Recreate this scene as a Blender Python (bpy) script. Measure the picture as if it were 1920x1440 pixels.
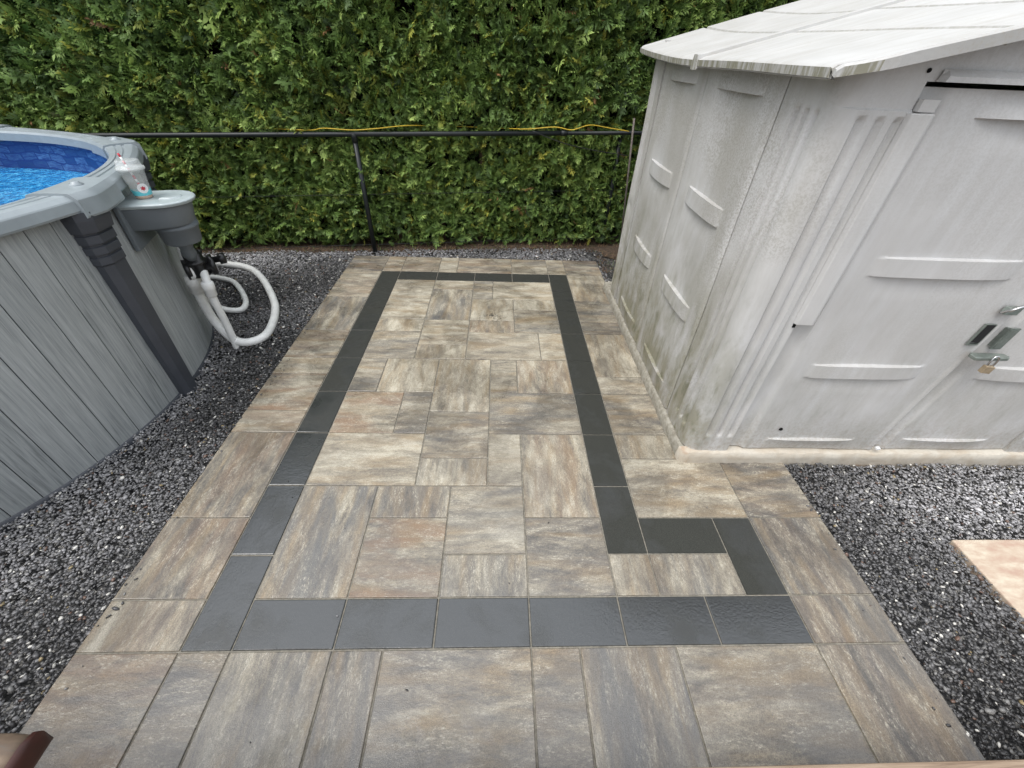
import bpy, bmesh, math, random
import numpy as np
from mathutils import Matrix, Vector, noise as mnoise

U = 0.2          # one paving module (the narrow side of a border tile) in metres
scene = bpy.context.scene
for o in list(bpy.data.objects):
    bpy.data.objects.remove(o)
rnd = random.Random(7)

# ------------------------------------------------------------------ camera
CAM_POS = Vector((6.216, -3.027, 9.450)) * U
PITCH, YAW, ROLL = 0.6861, 0.0503, 0.0441
cp, sp, cy, sy = math.cos(PITCH), math.sin(PITCH), math.cos(YAW), math.sin(YAW)
fw = Vector((sy * cp, cy * cp, -sp)); rt0 = Vector((cy, -sy, 0)); up0 = rt0.cross(fw)
rt = rt0 * math.cos(ROLL) + up0 * math.sin(ROLL)
up = -rt0 * math.sin(ROLL) + up0 * math.cos(ROLL)
cam_d = bpy.data.cameras.new('camera'); cam = bpy.data.objects.new('camera', cam_d)
scene.collection.objects.link(cam)
mw = Matrix((rt, up, -fw)).transposed().to_4x4(); mw.translation = CAM_POS
cam.matrix_world = mw
cam_d.sensor_fit = 'HORIZONTAL'; cam_d.sensor_width = 36.0; cam_d.lens = 36.0 * 765.18 / 1920
cam_d.clip_start = 0.05; cam_d.clip_end = 500
scene.camera = cam

# ------------------------------------------------------------------ overcast daylight
SUN_EL, SUN_AZ = math.radians(62), math.radians(-125)     # azimuth from +Y towards +X
world = bpy.data.worlds.new("World"); scene.world = world; world.use_nodes = True
nt = world.node_tree; nt.nodes.clear()
sky = nt.nodes.new('ShaderNodeTexSky'); sky.sky_type = 'NISHITA'; sky.sun_disc = False
sky.sun_elevation = SUN_EL; sky.sun_rotation = SUN_AZ
sky.air_density = 1.0; sky.dust_density = 3.0; sky.ozone_density = 1.0
hs = nt.nodes.new('ShaderNodeHueSaturation'); hs.inputs['Saturation'].default_value = 0.25
bg = nt.nodes.new('ShaderNodeBackground'); bg.inputs['Strength'].default_value = 0.12
wo = nt.nodes.new('ShaderNodeOutputWorld')
nt.links.new(sky.outputs[0], hs.inputs['Color'])
# cloud deck: an overcast sky is about three times as bright overhead as at the horizon
tcw = nt.nodes.new('ShaderNodeTexCoord'); sxw = nt.nodes.new('ShaderNodeSeparateXYZ'); nt.links.new(tcw.outputs['Generated'], sxw.inputs[0])
mrw = nt.nodes.new('ShaderNodeMapRange'); nt.links.new(sxw.outputs[2], mrw.inputs[0])
mrw.inputs[1].default_value = 0; mrw.inputs[2].default_value = 1; mrw.inputs[3].default_value = .7; mrw.inputs[4].default_value = 2.1
ccw = nt.nodes.new('ShaderNodeMix'); ccw.data_type = 'RGBA'; ccw.blend_type = 'MIX'; ccw.inputs[0].default_value = .55
nt.links.new(hs.outputs[0], ccw.inputs[6]); ccw.inputs[7].default_value = (4.68, 4.93, 5.20, 1)
vmw = nt.nodes.new('ShaderNodeVectorMath'); vmw.operation = 'SCALE'; nt.links.new(ccw.outputs[2], vmw.inputs[0]); nt.links.new(mrw.outputs[0], vmw.inputs['Scale'])
nt.links.new(vmw.outputs[0], bg.inputs['Color'])
nt.links.new(bg.outputs[0], wo.inputs['Surface'])
sun_d = bpy.data.lights.new('sun', 'SUN'); sun_d.energy = 0.9; sun_d.angle = math.radians(35)
sun_d.color = (1.0, 0.965, 0.91)
sun = bpy.data.objects.new('sun', sun_d); scene.collection.objects.link(sun)
sdir = Vector((math.cos(SUN_EL) * math.sin(SUN_AZ), math.cos(SUN_EL) * math.cos(SUN_AZ), math.sin(SUN_EL)))
sun.rotation_euler = sdir.to_track_quat('Z', 'Y').to_euler()
sun.location = (0, 0, 8)
vs = scene.view_settings
vs.view_transform = 'Standard'; vs.look = 'None'; vs.gamma = 1; vs.use_curve_mapping = False
vs.exposure = 0.8

# ------------------------------------------------------------------ helpers
def link(o):
    scene.collection.objects.link(o); return o

def tag(o, label=None, cat=None, group=None, kind=None):
    if label: o['label'] = label
    if cat: o['category'] = cat
    if group: o['group'] = group
    if kind: o['kind'] = kind
    return o

def empty(name, loc, label, cat, group=None):
    o = link(bpy.data.objects.new(name, None)); o.location = Vector(loc) * U
    o.empty_display_size = .1
    return tag(o, label, cat, group)

def mk(name, verts, faces, mat, parent=None, smooth=False, loc=None, local=False):
    """verts in modules and in world axes; the origin is set at loc or at the parent's base"""
    base = Vector((0, 0, 0))
    if loc is not None: base = Vector(loc)
    v = [((Vector(p) - (Vector((0, 0, 0)) if local else base)) * U)[:] for p in verts]
    me = bpy.data.meshes.new(name); me.from_pydata(v, [], faces); me.update()
    if mat: me.materials.append(mat)
    o = link(bpy.data.objects.new(name, me))
    if smooth:
        me.polygons.foreach_set('use_smooth', [True] * len(me.polygons))
    if parent:
        o.parent = parent
        pl = parent_world(parent)
        o.location = base * U - pl
    else:
        o.location = base * U
    return o

def parent_world(p):
    l = p.location.copy()
    while p.parent:
        p = p.parent; l += p.location
    return l

def box_vf(x0, x1, y0, y1, z0, z1):
    v = [(x0,y0,z0),(x1,y0,z0),(x1,y1,z0),(x0,y1,z0),(x0,y0,z1),(x1,y0,z1),(x1,y1,z1),(x0,y1,z1)]
    f = [(3,2,1,0),(4,5,6,7),(0,1,5,4),(1,2,6,5),(2,3,7,6),(3,0,4,7)]
    return v, f

def add_vf(V, F, v, f):
    n = len(V); V += list(v); F += [tuple(i + n for i in q) for q in f]

def bevel(o, w, seg=2, angle=30):
    m = o.modifiers.new('bevel', 'BEVEL'); m.width = w * U; m.segments = seg
    m.limit_method = 'ANGLE'; m.angle_limit = math.radians(angle); return o

def autosmooth(o, ang=35):
    o.data.polygons.foreach_set('use_smooth', [True] * len(o.data.polygons))
    bm = bmesh.new(); bm.from_mesh(o.data)
    for e in bm.edges:
        if len(e.link_faces) == 2 and e.calc_face_angle(0) > math.radians(ang): e.smooth = False
    bm.to_mesh(o.data); bm.free(); return o

def catmull(pts, n=8):
    P = [Vector(p) for p in pts]; P = [P[0] * 2 - P[1]] + P + [P[-1] * 2 - P[-2]]
    out = []
    for i in range(1, len(P) - 2):
        for k in range(n):
            t = k / n
            out.append(.5 * ((2 * P[i]) + (P[i+1] - P[i-1]) * t + (2*P[i-1] - 5*P[i] + 4*P[i+1] - P[i+2]) * t*t
                             + (-P[i-1] + 3*P[i] - 3*P[i+1] + P[i+2]) * t**3))
    out.append(P[-2]); return out

def tube_vf(pts, r, sides=12, rfun=None):
    V = []; F = []; pts = [Vector(p) for p in pts]; prev = None
    for i, p in enumerate(pts):
        d = (pts[min(i+1, len(pts)-1)] - pts[max(i-1, 0)]).normalized()
        if prev is None:
            a = d.orthogonal().normalized()
        else:
            a = (prev - d * prev.dot(d)).normalized()
        prev = a; b = d.cross(a)
        rr = rfun(i) if rfun else r
        for k in range(sides):
            t = 2 * math.pi * k / sides
            V.append(p + (a * math.cos(t) + b * math.sin(t)) * rr)
    n = len(pts)
    for i in range(n - 1):
        for k in range(sides):
            k2 = (k + 1) % sides
            F.append((i*sides+k, i*sides+k2, (i+1)*sides+k2, (i+1)*sides+k))
    F.append(tuple(range(sides))[::-1]); F.append(tuple((n-1)*sides + k for k in range(sides)))
    return V, F

def lathe_vf(profile, center, sides=24, axis=(0, 0, 1)):
    """profile [(radius, height)] around an axis through center"""
    ax = Vector(axis).normalized(); a = ax.orthogonal().normalized(); b = ax.cross(a); c = Vector(center)
    V = []; F = []
    for r, h in profile:
        for k in range(sides):
            t = 2 * math.pi * k / sides
            V.append(c + ax * h + (a * math.cos(t) + b * math.sin(t)) * r)
    n = len(profile)
    for i in range(n - 1):
        for k in range(sides):
            k2 = (k + 1) % sides
            F.append((i*sides+k, i*sides+k2, (i+1)*sides+k2, (i+1)*sides+k))
    F.append(tuple(range(sides))[::-1]); F.append(tuple((n-1)*sides + k for k in range(sides)))
    return V, F

def np_mesh(name, verts, faces, mat, color=None, smooth=False):
    """verts (N,3) metres, faces (M,k) constant k, color (M,3) per face"""
    me = bpy.data.meshes.new(name); k = faces.shape[1]
    me.vertices.add(len(verts)); me.vertices.foreach_set('co', verts.astype(np.float32).ravel())
    me.loops.add(faces.size); me.loops.foreach_set('vertex_index', faces.astype(np.int32).ravel())
    me.polygons.add(len(faces)); me.polygons.foreach_set('loop_start', (np.arange(len(faces)) * k).astype(np.int32))
    me.polygons.foreach_set('loop_total', np.full(len(faces), k, np.int32))
    if smooth: me.polygons.foreach_set('use_smooth', np.ones(len(faces), bool))
    me.update(calc_edges=True)
    if color is not None:
        at = me.attributes.new('tint', 'FLOAT_COLOR', 'FACE')
        c4 = np.concatenate([color, np.ones((len(color), 1))], 1).astype(np.float32)
        at.data.foreach_set('color', c4.ravel())
    me.materials.append(mat)
    return link(bpy.data.objects.new(name, me))

# ------------------------------------------------------------------ materials
class NT:
    def __init__(s, name):
        s.m = bpy.data.materials.new(name); s.m.use_nodes = True; s.t = s.m.node_tree
        s.b = s.t.nodes['Principled BSDF']; s.tc = None
    def n(s, typ, **kw):
        nd = s.t.nodes.new(typ)
        for k, v in kw.items(): setattr(nd, k, v)
        return nd
    def l(s, a, b): s.t.links.new(a, b)
    def coord(s, which='Object'):
        if s.tc is None: s.tc = s.n('ShaderNodeTexCoord')
        return s.tc.outputs[which]
    def pos(s): return s.n('ShaderNodeNewGeometry').outputs['Position']
    def map(s, vec, scale=(1,1,1), loc=(0,0,0), rot=(0,0,0)):
        m = s.n('ShaderNodeMapping'); m.inputs['Scale'].default_value = scale
        m.inputs['Location'].default_value = loc; m.inputs['Rotation'].default_value = rot
        s.l(vec, m.inputs['Vector']); return m.outputs[0]
    def noise(s, vec, scale=5, detail=4, rough=.55, dist=0):
        m = s.n('ShaderNodeTexNoise'); m.inputs['Scale'].default_value = scale
        m.inputs['Detail'].default_value = detail; m.inputs['Roughness'].default_value = rough
        m.inputs['Distortion'].default_value = dist
        s.l(vec, m.inputs['Vector']); return m.outputs['Fac']
    def ramp(s, fac, stops):
        r = s.n('ShaderNodeValToRGB'); e = r.color_ramp.elements
        while len(e) < len(stops): e.new(.5)
        for i, (p, c) in enumerate(stops):
            e[i].position = p
            e[i].color = (*c, 1) if isinstance(c, (tuple, list)) else (c, c, c, 1)
        s.l(fac, r.inputs[0]); return r.outputs[0]
    def mix(s, fac, a, b, mode='MIX'):
        m = s.n('ShaderNodeMix', data_type='RGBA', blend_type=mode)
        for sock, v in ((m.inputs['Factor'], fac), (m.inputs['A'], a), (m.inputs['B'], b)):
            if isinstance(v, (int, float)): 
                sock.default_value = v if sock.type == 'VALUE' else (v, v, v, 1)
            elif isinstance(v, (tuple, list)): sock.default_value = (*v[:3], 1)
            else: s.l(v, sock)
        # the Mix node has several A/B sockets: use the colour ones
        return m.outputs['Result']
    def math(s, op, a, b=0.0, clamp=False):
        m = s.n('ShaderNodeMath', operation=op); m.use_clamp = clamp
        for i, v in enumerate((a, b)):
            if isinstance(v, (int, float)): m.inputs[i].default_value = v
            else: s.l(v, m.inputs[i])
        return m.outputs[0]
    def sep(s, vec):
        m = s.n('ShaderNodeSeparateXYZ'); s.l(vec, m.inputs[0]); return m.outputs
    def bump(s, h, strength=.3, dist=.01, chain=None):
        m = s.n('ShaderNodeBump'); m.inputs['Strength'].default_value = strength
        m.inputs['Distance'].default_value = dist; s.l(h, m.inputs['Height'])
        if chain is not None: s.l(chain, m.inputs['Normal'])
        return m.outputs[0]
    def set(s, **kw):
        for k, v in kw.items():
            sock = s.b.inputs[{'base':'Base Color','rough':'Roughness','normal':'Normal','spec':'Specular IOR Level',
                   'metal':'Metallic','trans':'Transmission Weight','ior':'IOR','alpha':'Alpha','coat':'Coat Weight',
                   'coatr':'Coat Roughness','sss':'Subsurface Weight'}[k]]
            if isinstance(v, (int, float)): sock.default_value = v
            elif isinstance(v, (tuple, list)): sock.default_value = (*v[:3], 1)
            else: s.l(v, sock)
        return s.m

def fixmix():
    """Mix nodes: index sockets explicitly (RGBA A/B)"""
def _mix(s, fac, a, b, mode='MIX'):
    m = s.n('ShaderNodeMix', data_type='RGBA', blend_type=mode)
    socks = (m.inputs[0], m.inputs[6], m.inputs[7])
    for sock, v in zip(socks, (fac, a, b)):
        if isinstance(v, (int, float)):
            sock.default_value = v if sock is socks[0] else (v, v, v, 1)
        elif isinstance(v, (tuple, list)): sock.default_value = (*v[:3], 1)
        else: s.l(v, sock)
    return m.outputs[2]
NT.mix = _mix

def slab_material():
    s = NT('paver_blend')
    oi = s.n('ShaderNodeObjectInfo')
    rv = s.n('ShaderNodeVectorMath', operation='SCALE'); comb = s.n('ShaderNodeCombineXYZ')
    for i in range(3): s.l(oi.outputs['Random'], comb.inputs[i])
    s.l(comb.outputs[0], rv.inputs[0]); rv.inputs['Scale'].default_value = 57.0
    add = s.n('ShaderNodeVectorMath', operation='ADD'); s.l(s.coord(), add.inputs[0]); s.l(rv.outputs[0], add.inputs[1])
    P = add.outputs[0]
    colr = s.sep(oi.outputs['Color'])      # R = lightness, G = rust, B = blue-grey
    streak = s.noise(s.map(P, (2.6, 8.5, 1)), 2.2, 7, .66, .5)
    streak2 = s.noise(s.map(P, (9, 30, 1), (3, 7, 0)), 3.0, 6, .78, .4)
    broad = s.noise(s.map(P, (1.2, 4.0, 1), (9, 2, 0)), 1.8, 3, .5, .6)
    v = s.math('ADD', s.math('MULTIPLY', streak, .62), s.math('MULTIPLY', streak2, .38))
    v = s.math('ADD', v, s.math('SUBTRACT', s.math('MULTIPLY', broad, .5), .25))
    crumb = s.noise(s.map(P, (17, 34, 1), (4, 4, 0)), 4.0, 5, .8, .3)
    v = s.math('ADD', v, s.math('MULTIPLY', s.math('SUBTRACT', crumb, .5), .42))
    v = s.math('ADD', v, s.math('SUBTRACT', colr[0], .5))
    base = s.ramp(v, [(.30, (.085,.082,.077)), (.41, (.170,.153,.128)), (.50, (.265,.234,.182)),
                      (.59, (.360,.322,.248)), (.70, (.51,.465,.37))])
    tanm = s.ramp(s.noise(s.map(P, (1.1, 5, 1), (1, 4, 0)), 2.3, 4, .55, .5), [(.46, 0.0), (.66, 1.0)])
    base = s.mix(s.math('MULTIPLY', tanm, .52), base, (.285,.20,.105))
    rust = s.ramp(s.noise(s.map(P, (1.0, 4.2, 1), (5, 1, 0)), 2.0, 4, .6, .6), [(.42, 0.0), (.62, 1.0)])
    base = s.mix(s.math('MULTIPLY', rust, s.math('MULTIPLY', colr[1], .70)), base, (.245,.150,.092))
    blue = s.ramp(s.noise(s.map(P, (1.0, 5, 1), (2, 8, 0)), 1.9, 4, .6, .5), [(.40, 0.0), (.63, 1.0)])
    base = s.mix(s.math('MULTIPLY', blue, s.math('ADD', s.math('MULTIPLY', colr[2], .75), .10)), base, (.125,.130,.134))
    # cream flecks, ragged along the streaks
    fl = s.noise(s.map(P, (14, 40, 1)), 4.0, 5, .8, .3)
    flm = s.math('MULTIPLY', s.ramp(fl, [(.52, 0.0), (.60, 1.0)]), s.ramp(streak, [(.48, 0.0), (.58, 1.0)]))
    base = s.mix(s.math('MULTIPLY', flm, .85), base, (.50,.465,.385))
    grain = s.noise(P, 260, 3, .7)
    base = s.mix(.8, base, s.ramp(grain, [(.28, .22), (.5, .5), (.75, .80)]), 'OVERLAY')
    wet = s.noise(s.map(s.pos(), (1, 1, 1)), 1.7, 5, .62, .4)
    sy = s.sep(s.pos())
    pit = s.noise(s.pos(), 620, 2, .5)
    base = s.mix(s.math('MULTIPLY', s.ramp(pit, [(.66, 0.0), (.72, 1.0)]), .55), base, (.62,.60,.54))
    base = s.mix(s.math('MULTIPLY', s.ramp(pit, [(.27, 1.0), (.33, 0.0)]), .45), base, (.07,.065,.055))
    near = s.n('ShaderNodeMapRange'); s.l(sy[1], near.inputs[0])
    near.inputs[1].default_value = 2.6; near.inputs[2].default_value = -.2
    near.inputs[3].default_value = 0.0; near.inputs[4].default_value = 1.0
    wetm = s.math('ADD', s.ramp(wet, [(.46, 0.0), (.56, .8)]), s.math('MULTIPLY', near.outputs[0], .5), clamp=True)
    base = s.mix(wetm, base, s.mix(.38, base, (.060,.050,.040)))
    r = s.n('ShaderNodeMapRange'); s.l(wetm, r.inputs[0]); r.inputs[3].default_value = .60; r.inputs[4].default_value = .17
    nb = s.bump(grain, .5, .0014); nb = s.bump(fl, .4, .0025, nb); nb = s.bump(s.noise(P, 38, 3, .6), .3, .0025, nb)
    return s.set(base=base, rough=r.outputs[0], normal=nb, spec=s.math('ADD', s.math('MULTIPLY', wetm, .50), .32))

def border_material():
    s = NT('border_paver_charcoal')
    oi = s.n('ShaderNodeObjectInfo'); colr = s.sep(oi.outputs['Color'])
    P = s.pos()
    g = s.noise(P, 320, 3, .7); big = s.noise(P, 3.2, 4, .6, .3); mid = s.noise(P, 24, 4, .6)
    base = s.ramp(g, [(.28, (.012,.0125,.011)), (.5, (.034,.035,.030)), (.70, (.062,.063,.054)), (.80, (.15,.15,.135))])
    base = s.mix(s.ramp(big, [(.35, 0.0), (.7, .45)]), base, (.024,.025,.022))
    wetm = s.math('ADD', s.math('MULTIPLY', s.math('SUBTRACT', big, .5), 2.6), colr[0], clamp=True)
    base = s.mix(wetm, base, s.mix(.4, base, (.016,.020,.028)))  # wet stone tone, with a blue sky sheen mixed into the base colour
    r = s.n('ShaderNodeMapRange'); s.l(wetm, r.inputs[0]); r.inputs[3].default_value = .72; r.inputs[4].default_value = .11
    nb = s.bump(g, .3, .0012); nb = s.bump(mid, .35, .0022, nb); nb = s.bump(s.noise(P, 85, 2, .5), .5, .0014, nb)
    return s.set(base=base, rough=r.outputs[0], normal=nb, spec=s.math('ADD', s.math('MULTIPLY', wetm, .85), .25))

def simple(name, col, rough=.5, spec=.5, metal=0, var=.12, scale=6, bmp=.0, bscale=80):
    s = NT(name)
    a = tuple(c * (1 - var) for c in col); b = tuple(min(1, c * (1 + var)) for c in col)
    base = s.ramp(s.noise(s.coord(), scale, 5, .6), [(.3, a), (.7, b)])
    kw = dict(base=base, rough=rough, spec=spec, metal=metal)
    if bmp: kw['normal'] = s.bump(s.noise(s.coord(), bscale, 3, .6), bmp, .002)
    return s.set(**kw)

def shed_material(name='shed_plastic', moss=1.0, tint=(.525,.518,.512), roof=False):
    s = NT(name)
    P = s.pos(); c = s.sep(P)
    cl = s.noise(P, 2.2, 5, .6, .3)
    base = s.ramp(cl, [(.3, tuple(t * .90 for t in tint)), (.7, tuple(min(1, t * 1.08) for t in tint))])
    streak = s.noise(s.map(P, (9, 9, .9)), 2.0, 5, .65, .1)         # rain streaks running down
    base = s.mix(s.math('MULTIPLY', s.ramp(streak, [(.45, 0.0), (.72, 1.0)]), .30), base, (.66,.675,.69))
    speck = s.noise(P, 110, 3, .8)
    zone = s.noise(s.map(P, (1.1, .8, .7), (2.2, .3, 1.0)), 1.6, 4, .6, .5)
    sm = s.math('MULTIPLY', s.ramp(speck, [(.46, 0.0), (.57, 1.0)]), s.ramp(zone, [(.40, 0.0), (.58, 1.0)]))
    # grime speckle: strongest on the flank that faces the pool, low down and towards the hedge
    side = s.n('ShaderNodeMapRange'); s.l(c[0], side.inputs[0]); side.inputs[1].default_value = 11.95 * U + .12
    side.inputs[2].default_value = 11.95 * U; side.inputs[3].default_value = .25; side.inputs[4].default_value = 1
    base = s.mix(s.math('MULTIPLY', s.math('MULTIPLY', sm, side.outputs[0]), .60 * moss), base, (.24,.22,.18))
    wash = s.ramp(s.noise(s.map(P, (2.6, 2.0, .9), (5, 1, 2)), 1.5, 5, .65, .4), [(.42, 0.0), (.62, 1.0)])
    base = s.mix(s.math('MULTIPLY', s.math('MULTIPLY', wash, side.outputs[0]), .50 * moss), base, (.33,.315,.28))
    scuff = s.ramp(s.noise(s.map(P, (30, 30, 6), (1, 2, 7)), 3.0, 6, .8, .8), [(.60, 0.0), (.68, 1.0)])
    base = s.mix(s.math('MULTIPLY', scuff, .2), base, (.36,.34,.31))
    low = s.n('ShaderNodeMapRange'); s.l(c[2], low.inputs[0]); low.inputs[1].default_value = 1.25
    low.inputs[2].default_value = .10; low.inputs[3].default_value = 0; low.inputs[4].default_value = 1
    alg = s.math('MULTIPLY', s.math('MULTIPLY', low.outputs[0], side.outputs[0]),
                 s.ramp(s.noise(s.map(P, (3, 3, 1.2)), 2.4, 5, .65, .3), [(.36, 0.0), (.58, 1.0)]))
    base = s.mix(s.math('MULTIPLY', alg, .85 * moss), base, (.19,.18,.105))
    alg2 = s.math('MULTIPLY', alg, s.ramp(s.noise(s.map(P, (8, 8, 3)), 3, 4, .6), [(.5, 0.0), (.66, 1.0)]))
    base = s.mix(s.math('MULTIPLY', alg2, .6 * moss), base, (.09,.10,.05))
    spl = s.n('ShaderNodeMapRange'); s.l(c[2], spl.inputs[0]); spl.inputs[1].default_value = .42
    spl.inputs[2].default_value = .08; spl.inputs[3].default_value = 0; spl.inputs[4].default_value = 1
    dirt = s.math('MULTIPLY', spl.outputs[0], s.ramp(s.noise(P, 60, 4, .75), [(.47, 0.0), (.58, 1.0)]))
    base = s.mix(s.math('MULTIPLY', dirt, .5), base, (.30,.25,.20))
    nb = s.bump(s.noise(P, 5, 3, .5), .25, .006); nb = s.bump(s.noise(P, 180, 2, .6), .15, .0012, nb)
    return s.set(base=base, rough=.48, spec=.4, normal=nb)

def roof_material():
    s = NT('shed_roof_plastic'); P = s.pos()
    base = s.ramp(s.noise(P, 4, 4, .6), [(.3, (.41,.405,.39)), (.7, (.49,.485,.475))])
    st = s.noise(s.map(P, (1.5, 16, 1.5)), 2.0, 5, .7, .25)
    base = s.mix(s.math('MULTIPLY', s.ramp(st, [(.48, 0.0), (.7, 1.0)]), .6), base, (.34,.32,.285))
    sp = s.math('MULTIPLY', s.ramp(s.noise(P, 95, 3, .8), [(.52, 0.0), (.62, 1.0)]), s.ramp(s.noise(P, 5, 3, .6), [(.4, 0.0), (.62, 1.0)]))
    base = s.mix(s.math('MULTIPLY', sp, .5), base, (.40,.37,.32))
    # algae on the turned-down eave: a face stain, only where the skin is steep
    n = s.sep(s.n('ShaderNodeNewGeometry').outputs['Normal'])
    steep = s.ramp(n[2], [(.15, 1.0), (.6, 0.0)])
    left = s.ramp(n[0], [(.0, 1.0), (.3, 0.0)]) if False else s.math('LESS_THAN', n[0], -.4)
    drip = s.noise(s.map(P, (14, 14, 1.5)), 3.0, 5, .7)
    al = s.math('MULTIPLY', s.math('MULTIPLY', steep, left), s.ramp(drip, [(.42, 0.0), (.56, 1.0)]))
    base = s.mix(s.math('MULTIPLY', al, .85), base, (.21,.20,.14))
    nb = s.bump(s.noise(P, 90, 4, .75), .35, .002)
    return s.set(base=base, rough=.55, spec=.4, normal=nb)

def attr_material(name, rough=.5, spec=.5, trans=0.0, var=True):
    s = NT(name); a = s.n('ShaderNodeAttribute'); a.attribute_name = 'tint'
    col = a.outputs['Color']
    s.set(base=col, rough=rough, spec=spec)
    if trans:
        tr = s.n('ShaderNodeBsdfTranslucent'); s.l(col, tr.inputs['Color'])
        mx = s.n('ShaderNodeMixShader'); mx.inputs[0].default_value = trans
        out = s.t.nodes['Material Output']
        s.l(s.b.outputs[0], mx.inputs[1]); s.l(tr.outputs[0], mx.inputs[2]); s.l(mx.outputs[0], out.inputs['Surface'])
    return s.m

def gravel_ground():
    s = NT('gravel_bed'); P = s.pos()
    v = s.n('ShaderNodeTexVoronoi'); v.inputs['Scale'].default_value = 95; s.l(P, v.inputs['Vector'])
    sp = s.sep(v.outputs['Color'])
    base = s.ramp(sp[0], [(0.0, (.012,.012,.013)), (.5, (.030,.030,.031)), (.85, (.09,.088,.085)), (.97, (.40,.38,.35))])
    nb = s.bump(v.outputs['Distance'], .8, .006)
    return s.set(base=base, rough=.55, normal=nb)

def plank_material():
    s = NT('pool_wall_woodgrain'); oi = s.n('ShaderNodeObjectInfo')
    comb = s.n('ShaderNodeCombineXYZ')
    for i in range(3): s.l(s.math('MULTIPLY', oi.outputs['Random'], 31.0), comb.inputs[i])
    add = s.n('ShaderNodeVectorMath', operation='ADD'); s.l(s.coord(), add.inputs[0]); s.l(comb.outputs[0], add.inputs[1])
    P = add.outputs[0]
    g1 = s.noise(s.map(P, (1, 30, 1.4)), 2.2, 6, .65, .5); g2 = s.noise(s.map(P, (1, 110, 2.0)), 2.5, 4, .7, .2)
    v = s.math('ADD', s.math('MULTIPLY', g1, .6), s.math('MULTIPLY', g2, .4))
    v = s.math('ADD', v, s.math('MULTIPLY', s.math('SUBTRACT', oi.outputs['Random'], .5), .10))
    base = s.ramp(v, [(.35, (.17,.185,.19)), (.46, (.29,.31,.315)), (.55, (.35,.37,.375)), (.68, (.45,.47,.475))])
    return s.set(base=base, rough=.38, spec=.45, normal=s.bump(g2, .1, .001))

def liner_material():
    s = NT('pool_liner_blocks')
    uvn = s.n('ShaderNodeUVMap'); uvn.uv_map = 'wall'
    b = s.n('ShaderNodeTexBrick'); wob = s.n('ShaderNodeTexNoise'); wob.inputs['Scale'].default_value = 9; s.l(uvn.outputs[0], wob.inputs['Vector'])
    wv = s.n('ShaderNodeVectorMath', operation='SCALE'); s.l(wob.outputs['Color'], wv.inputs[0]); wv.inputs['Scale'].default_value = .06
    wa = s.n('ShaderNodeVectorMath', operation='ADD'); s.l(uvn.outputs[0], wa.inputs[0]); s.l(wv.outputs[0], wa.inputs[1]); s.l(wa.outputs[0], b.inputs['Vector'])
    b.inputs['Scale'].default_value = 1; b.offset = .5
    b.inputs['Brick Width'].default_value = .13; b.inputs['Row Height'].default_value = .055
    b.inputs['Mortar Size'].default_value = .006; b.inputs['Mortar Smooth'].default_value = .3
    b.inputs['Color1'].default_value = (.008,.045,.17,1); b.inputs['Color2'].default_value = (.085,.20,.42,1)
    b.inputs['Mortar'].default_value = (.006,.03,.16,1)
    n = s.noise(s.map(uvn.outputs[0], (5, 22, 1)), 4, 5, .7, .4)
    base = s.mix(s.ramp(n, [(.4, 0.0), (.6, .9)]), b.outputs['Color'], (.008,.035,.19))
    return s.set(base=base, rough=.3)

def water_material():
    s = NT('pool_water'); P = s.pos()
    n1 = s.noise(s.map(P, (1, 1.6, 1)), 4.5, 3, .55, .8); n2 = s.noise(P, 60, 4, .75, .4); n3 = s.noise(P, 15, 3, .6, .6)
    base = s.ramp(s.math('ADD', s.math('MULTIPLY', n2, .65), s.math('MULTIPLY', n3, .35)),
                  [(.38, (.002,.075,.24)), (.5, (.006,.20,.48)), (.62, (.14,.52,.78))])
    nb = s.bump(n1, .35, .03); nb = s.bump(n3, .2, .006, nb)
    return s.set(base=base, rough=.05, spec=.6, normal=nb)

M = {}
M['slab'] = slab_material(); M['border'] = border_material()
M['sand'] = simple('joint_sand', (.20,.185,.155), .9, .2, var=.35, scale=60, bmp=.6)
M['gravel_bed'] = gravel_ground()
M['pebble'] = attr_material('wet_pebbles', .34, .55)
M['leaf'] = attr_material('cedar_foliage', .5, .35, trans=.22)
M['shed'] = shed_material(); M['roof'] = roof_material()
M['dark'] = simple('hollow_shade_black', (.01,.01,.01), .9, .1)  # flat black that stands for shade inside the shed and its small recesses
M['felt'] = None
M['plank'] = plank_material(); M['liner'] = liner_material(); M['water'] = water_material()
M['rail'] = simple('pool_resin_grey', (.27,.305,.325), .34, .5, var=.09, scale=9, bmp=.15, bscale=120)
M['upright'] = simple('pool_upright_charcoal', (.055,.06,.072), .42, .45, var=.10, scale=8, bmp=.12)
M['skimmer'] = simple('skimmer_grey', (.145,.165,.182), .38, .5, var=.06)
M['skimlid'] = simple('skimmer_lid_grey', (.36,.41,.42), .3, .5, var=.12, scale=14)
M['black'] = simple('black_plastic', (.012,.012,.013), .3, .5)
M['hose'] = simple('white_hose', (.80,.80,.78), .35, .5, var=.10, scale=14, bmp=.2, bscale=40)
M['fence'] = simple('fence_black_vinyl', (.008,.011,.012), .42, .45)
M['yellow'] = simple('yellow_cord', (.55,.38,.03), .5)
M['bark'] = simple('cedar_bark', (.11,.075,.05), .9, .2, var=.4, scale=30, bmp=.8)
M['greywood'] = simple('stake_grey_wood', (.17,.145,.13), .8, .2, var=.3, scale=30)
M['metal'] = simple('galvanised_green_grey', (.24,.27,.245), .38, .5, metal=.55, var=.2, scale=30)
M['brass'] = simple('padlock_brass', (.42,.33,.22), .4, .5, metal=.5, var=.2, scale=40)
M['steel'] = simple('shackle_steel', (.6,.6,.6), .2, .5, metal=1)
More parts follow.
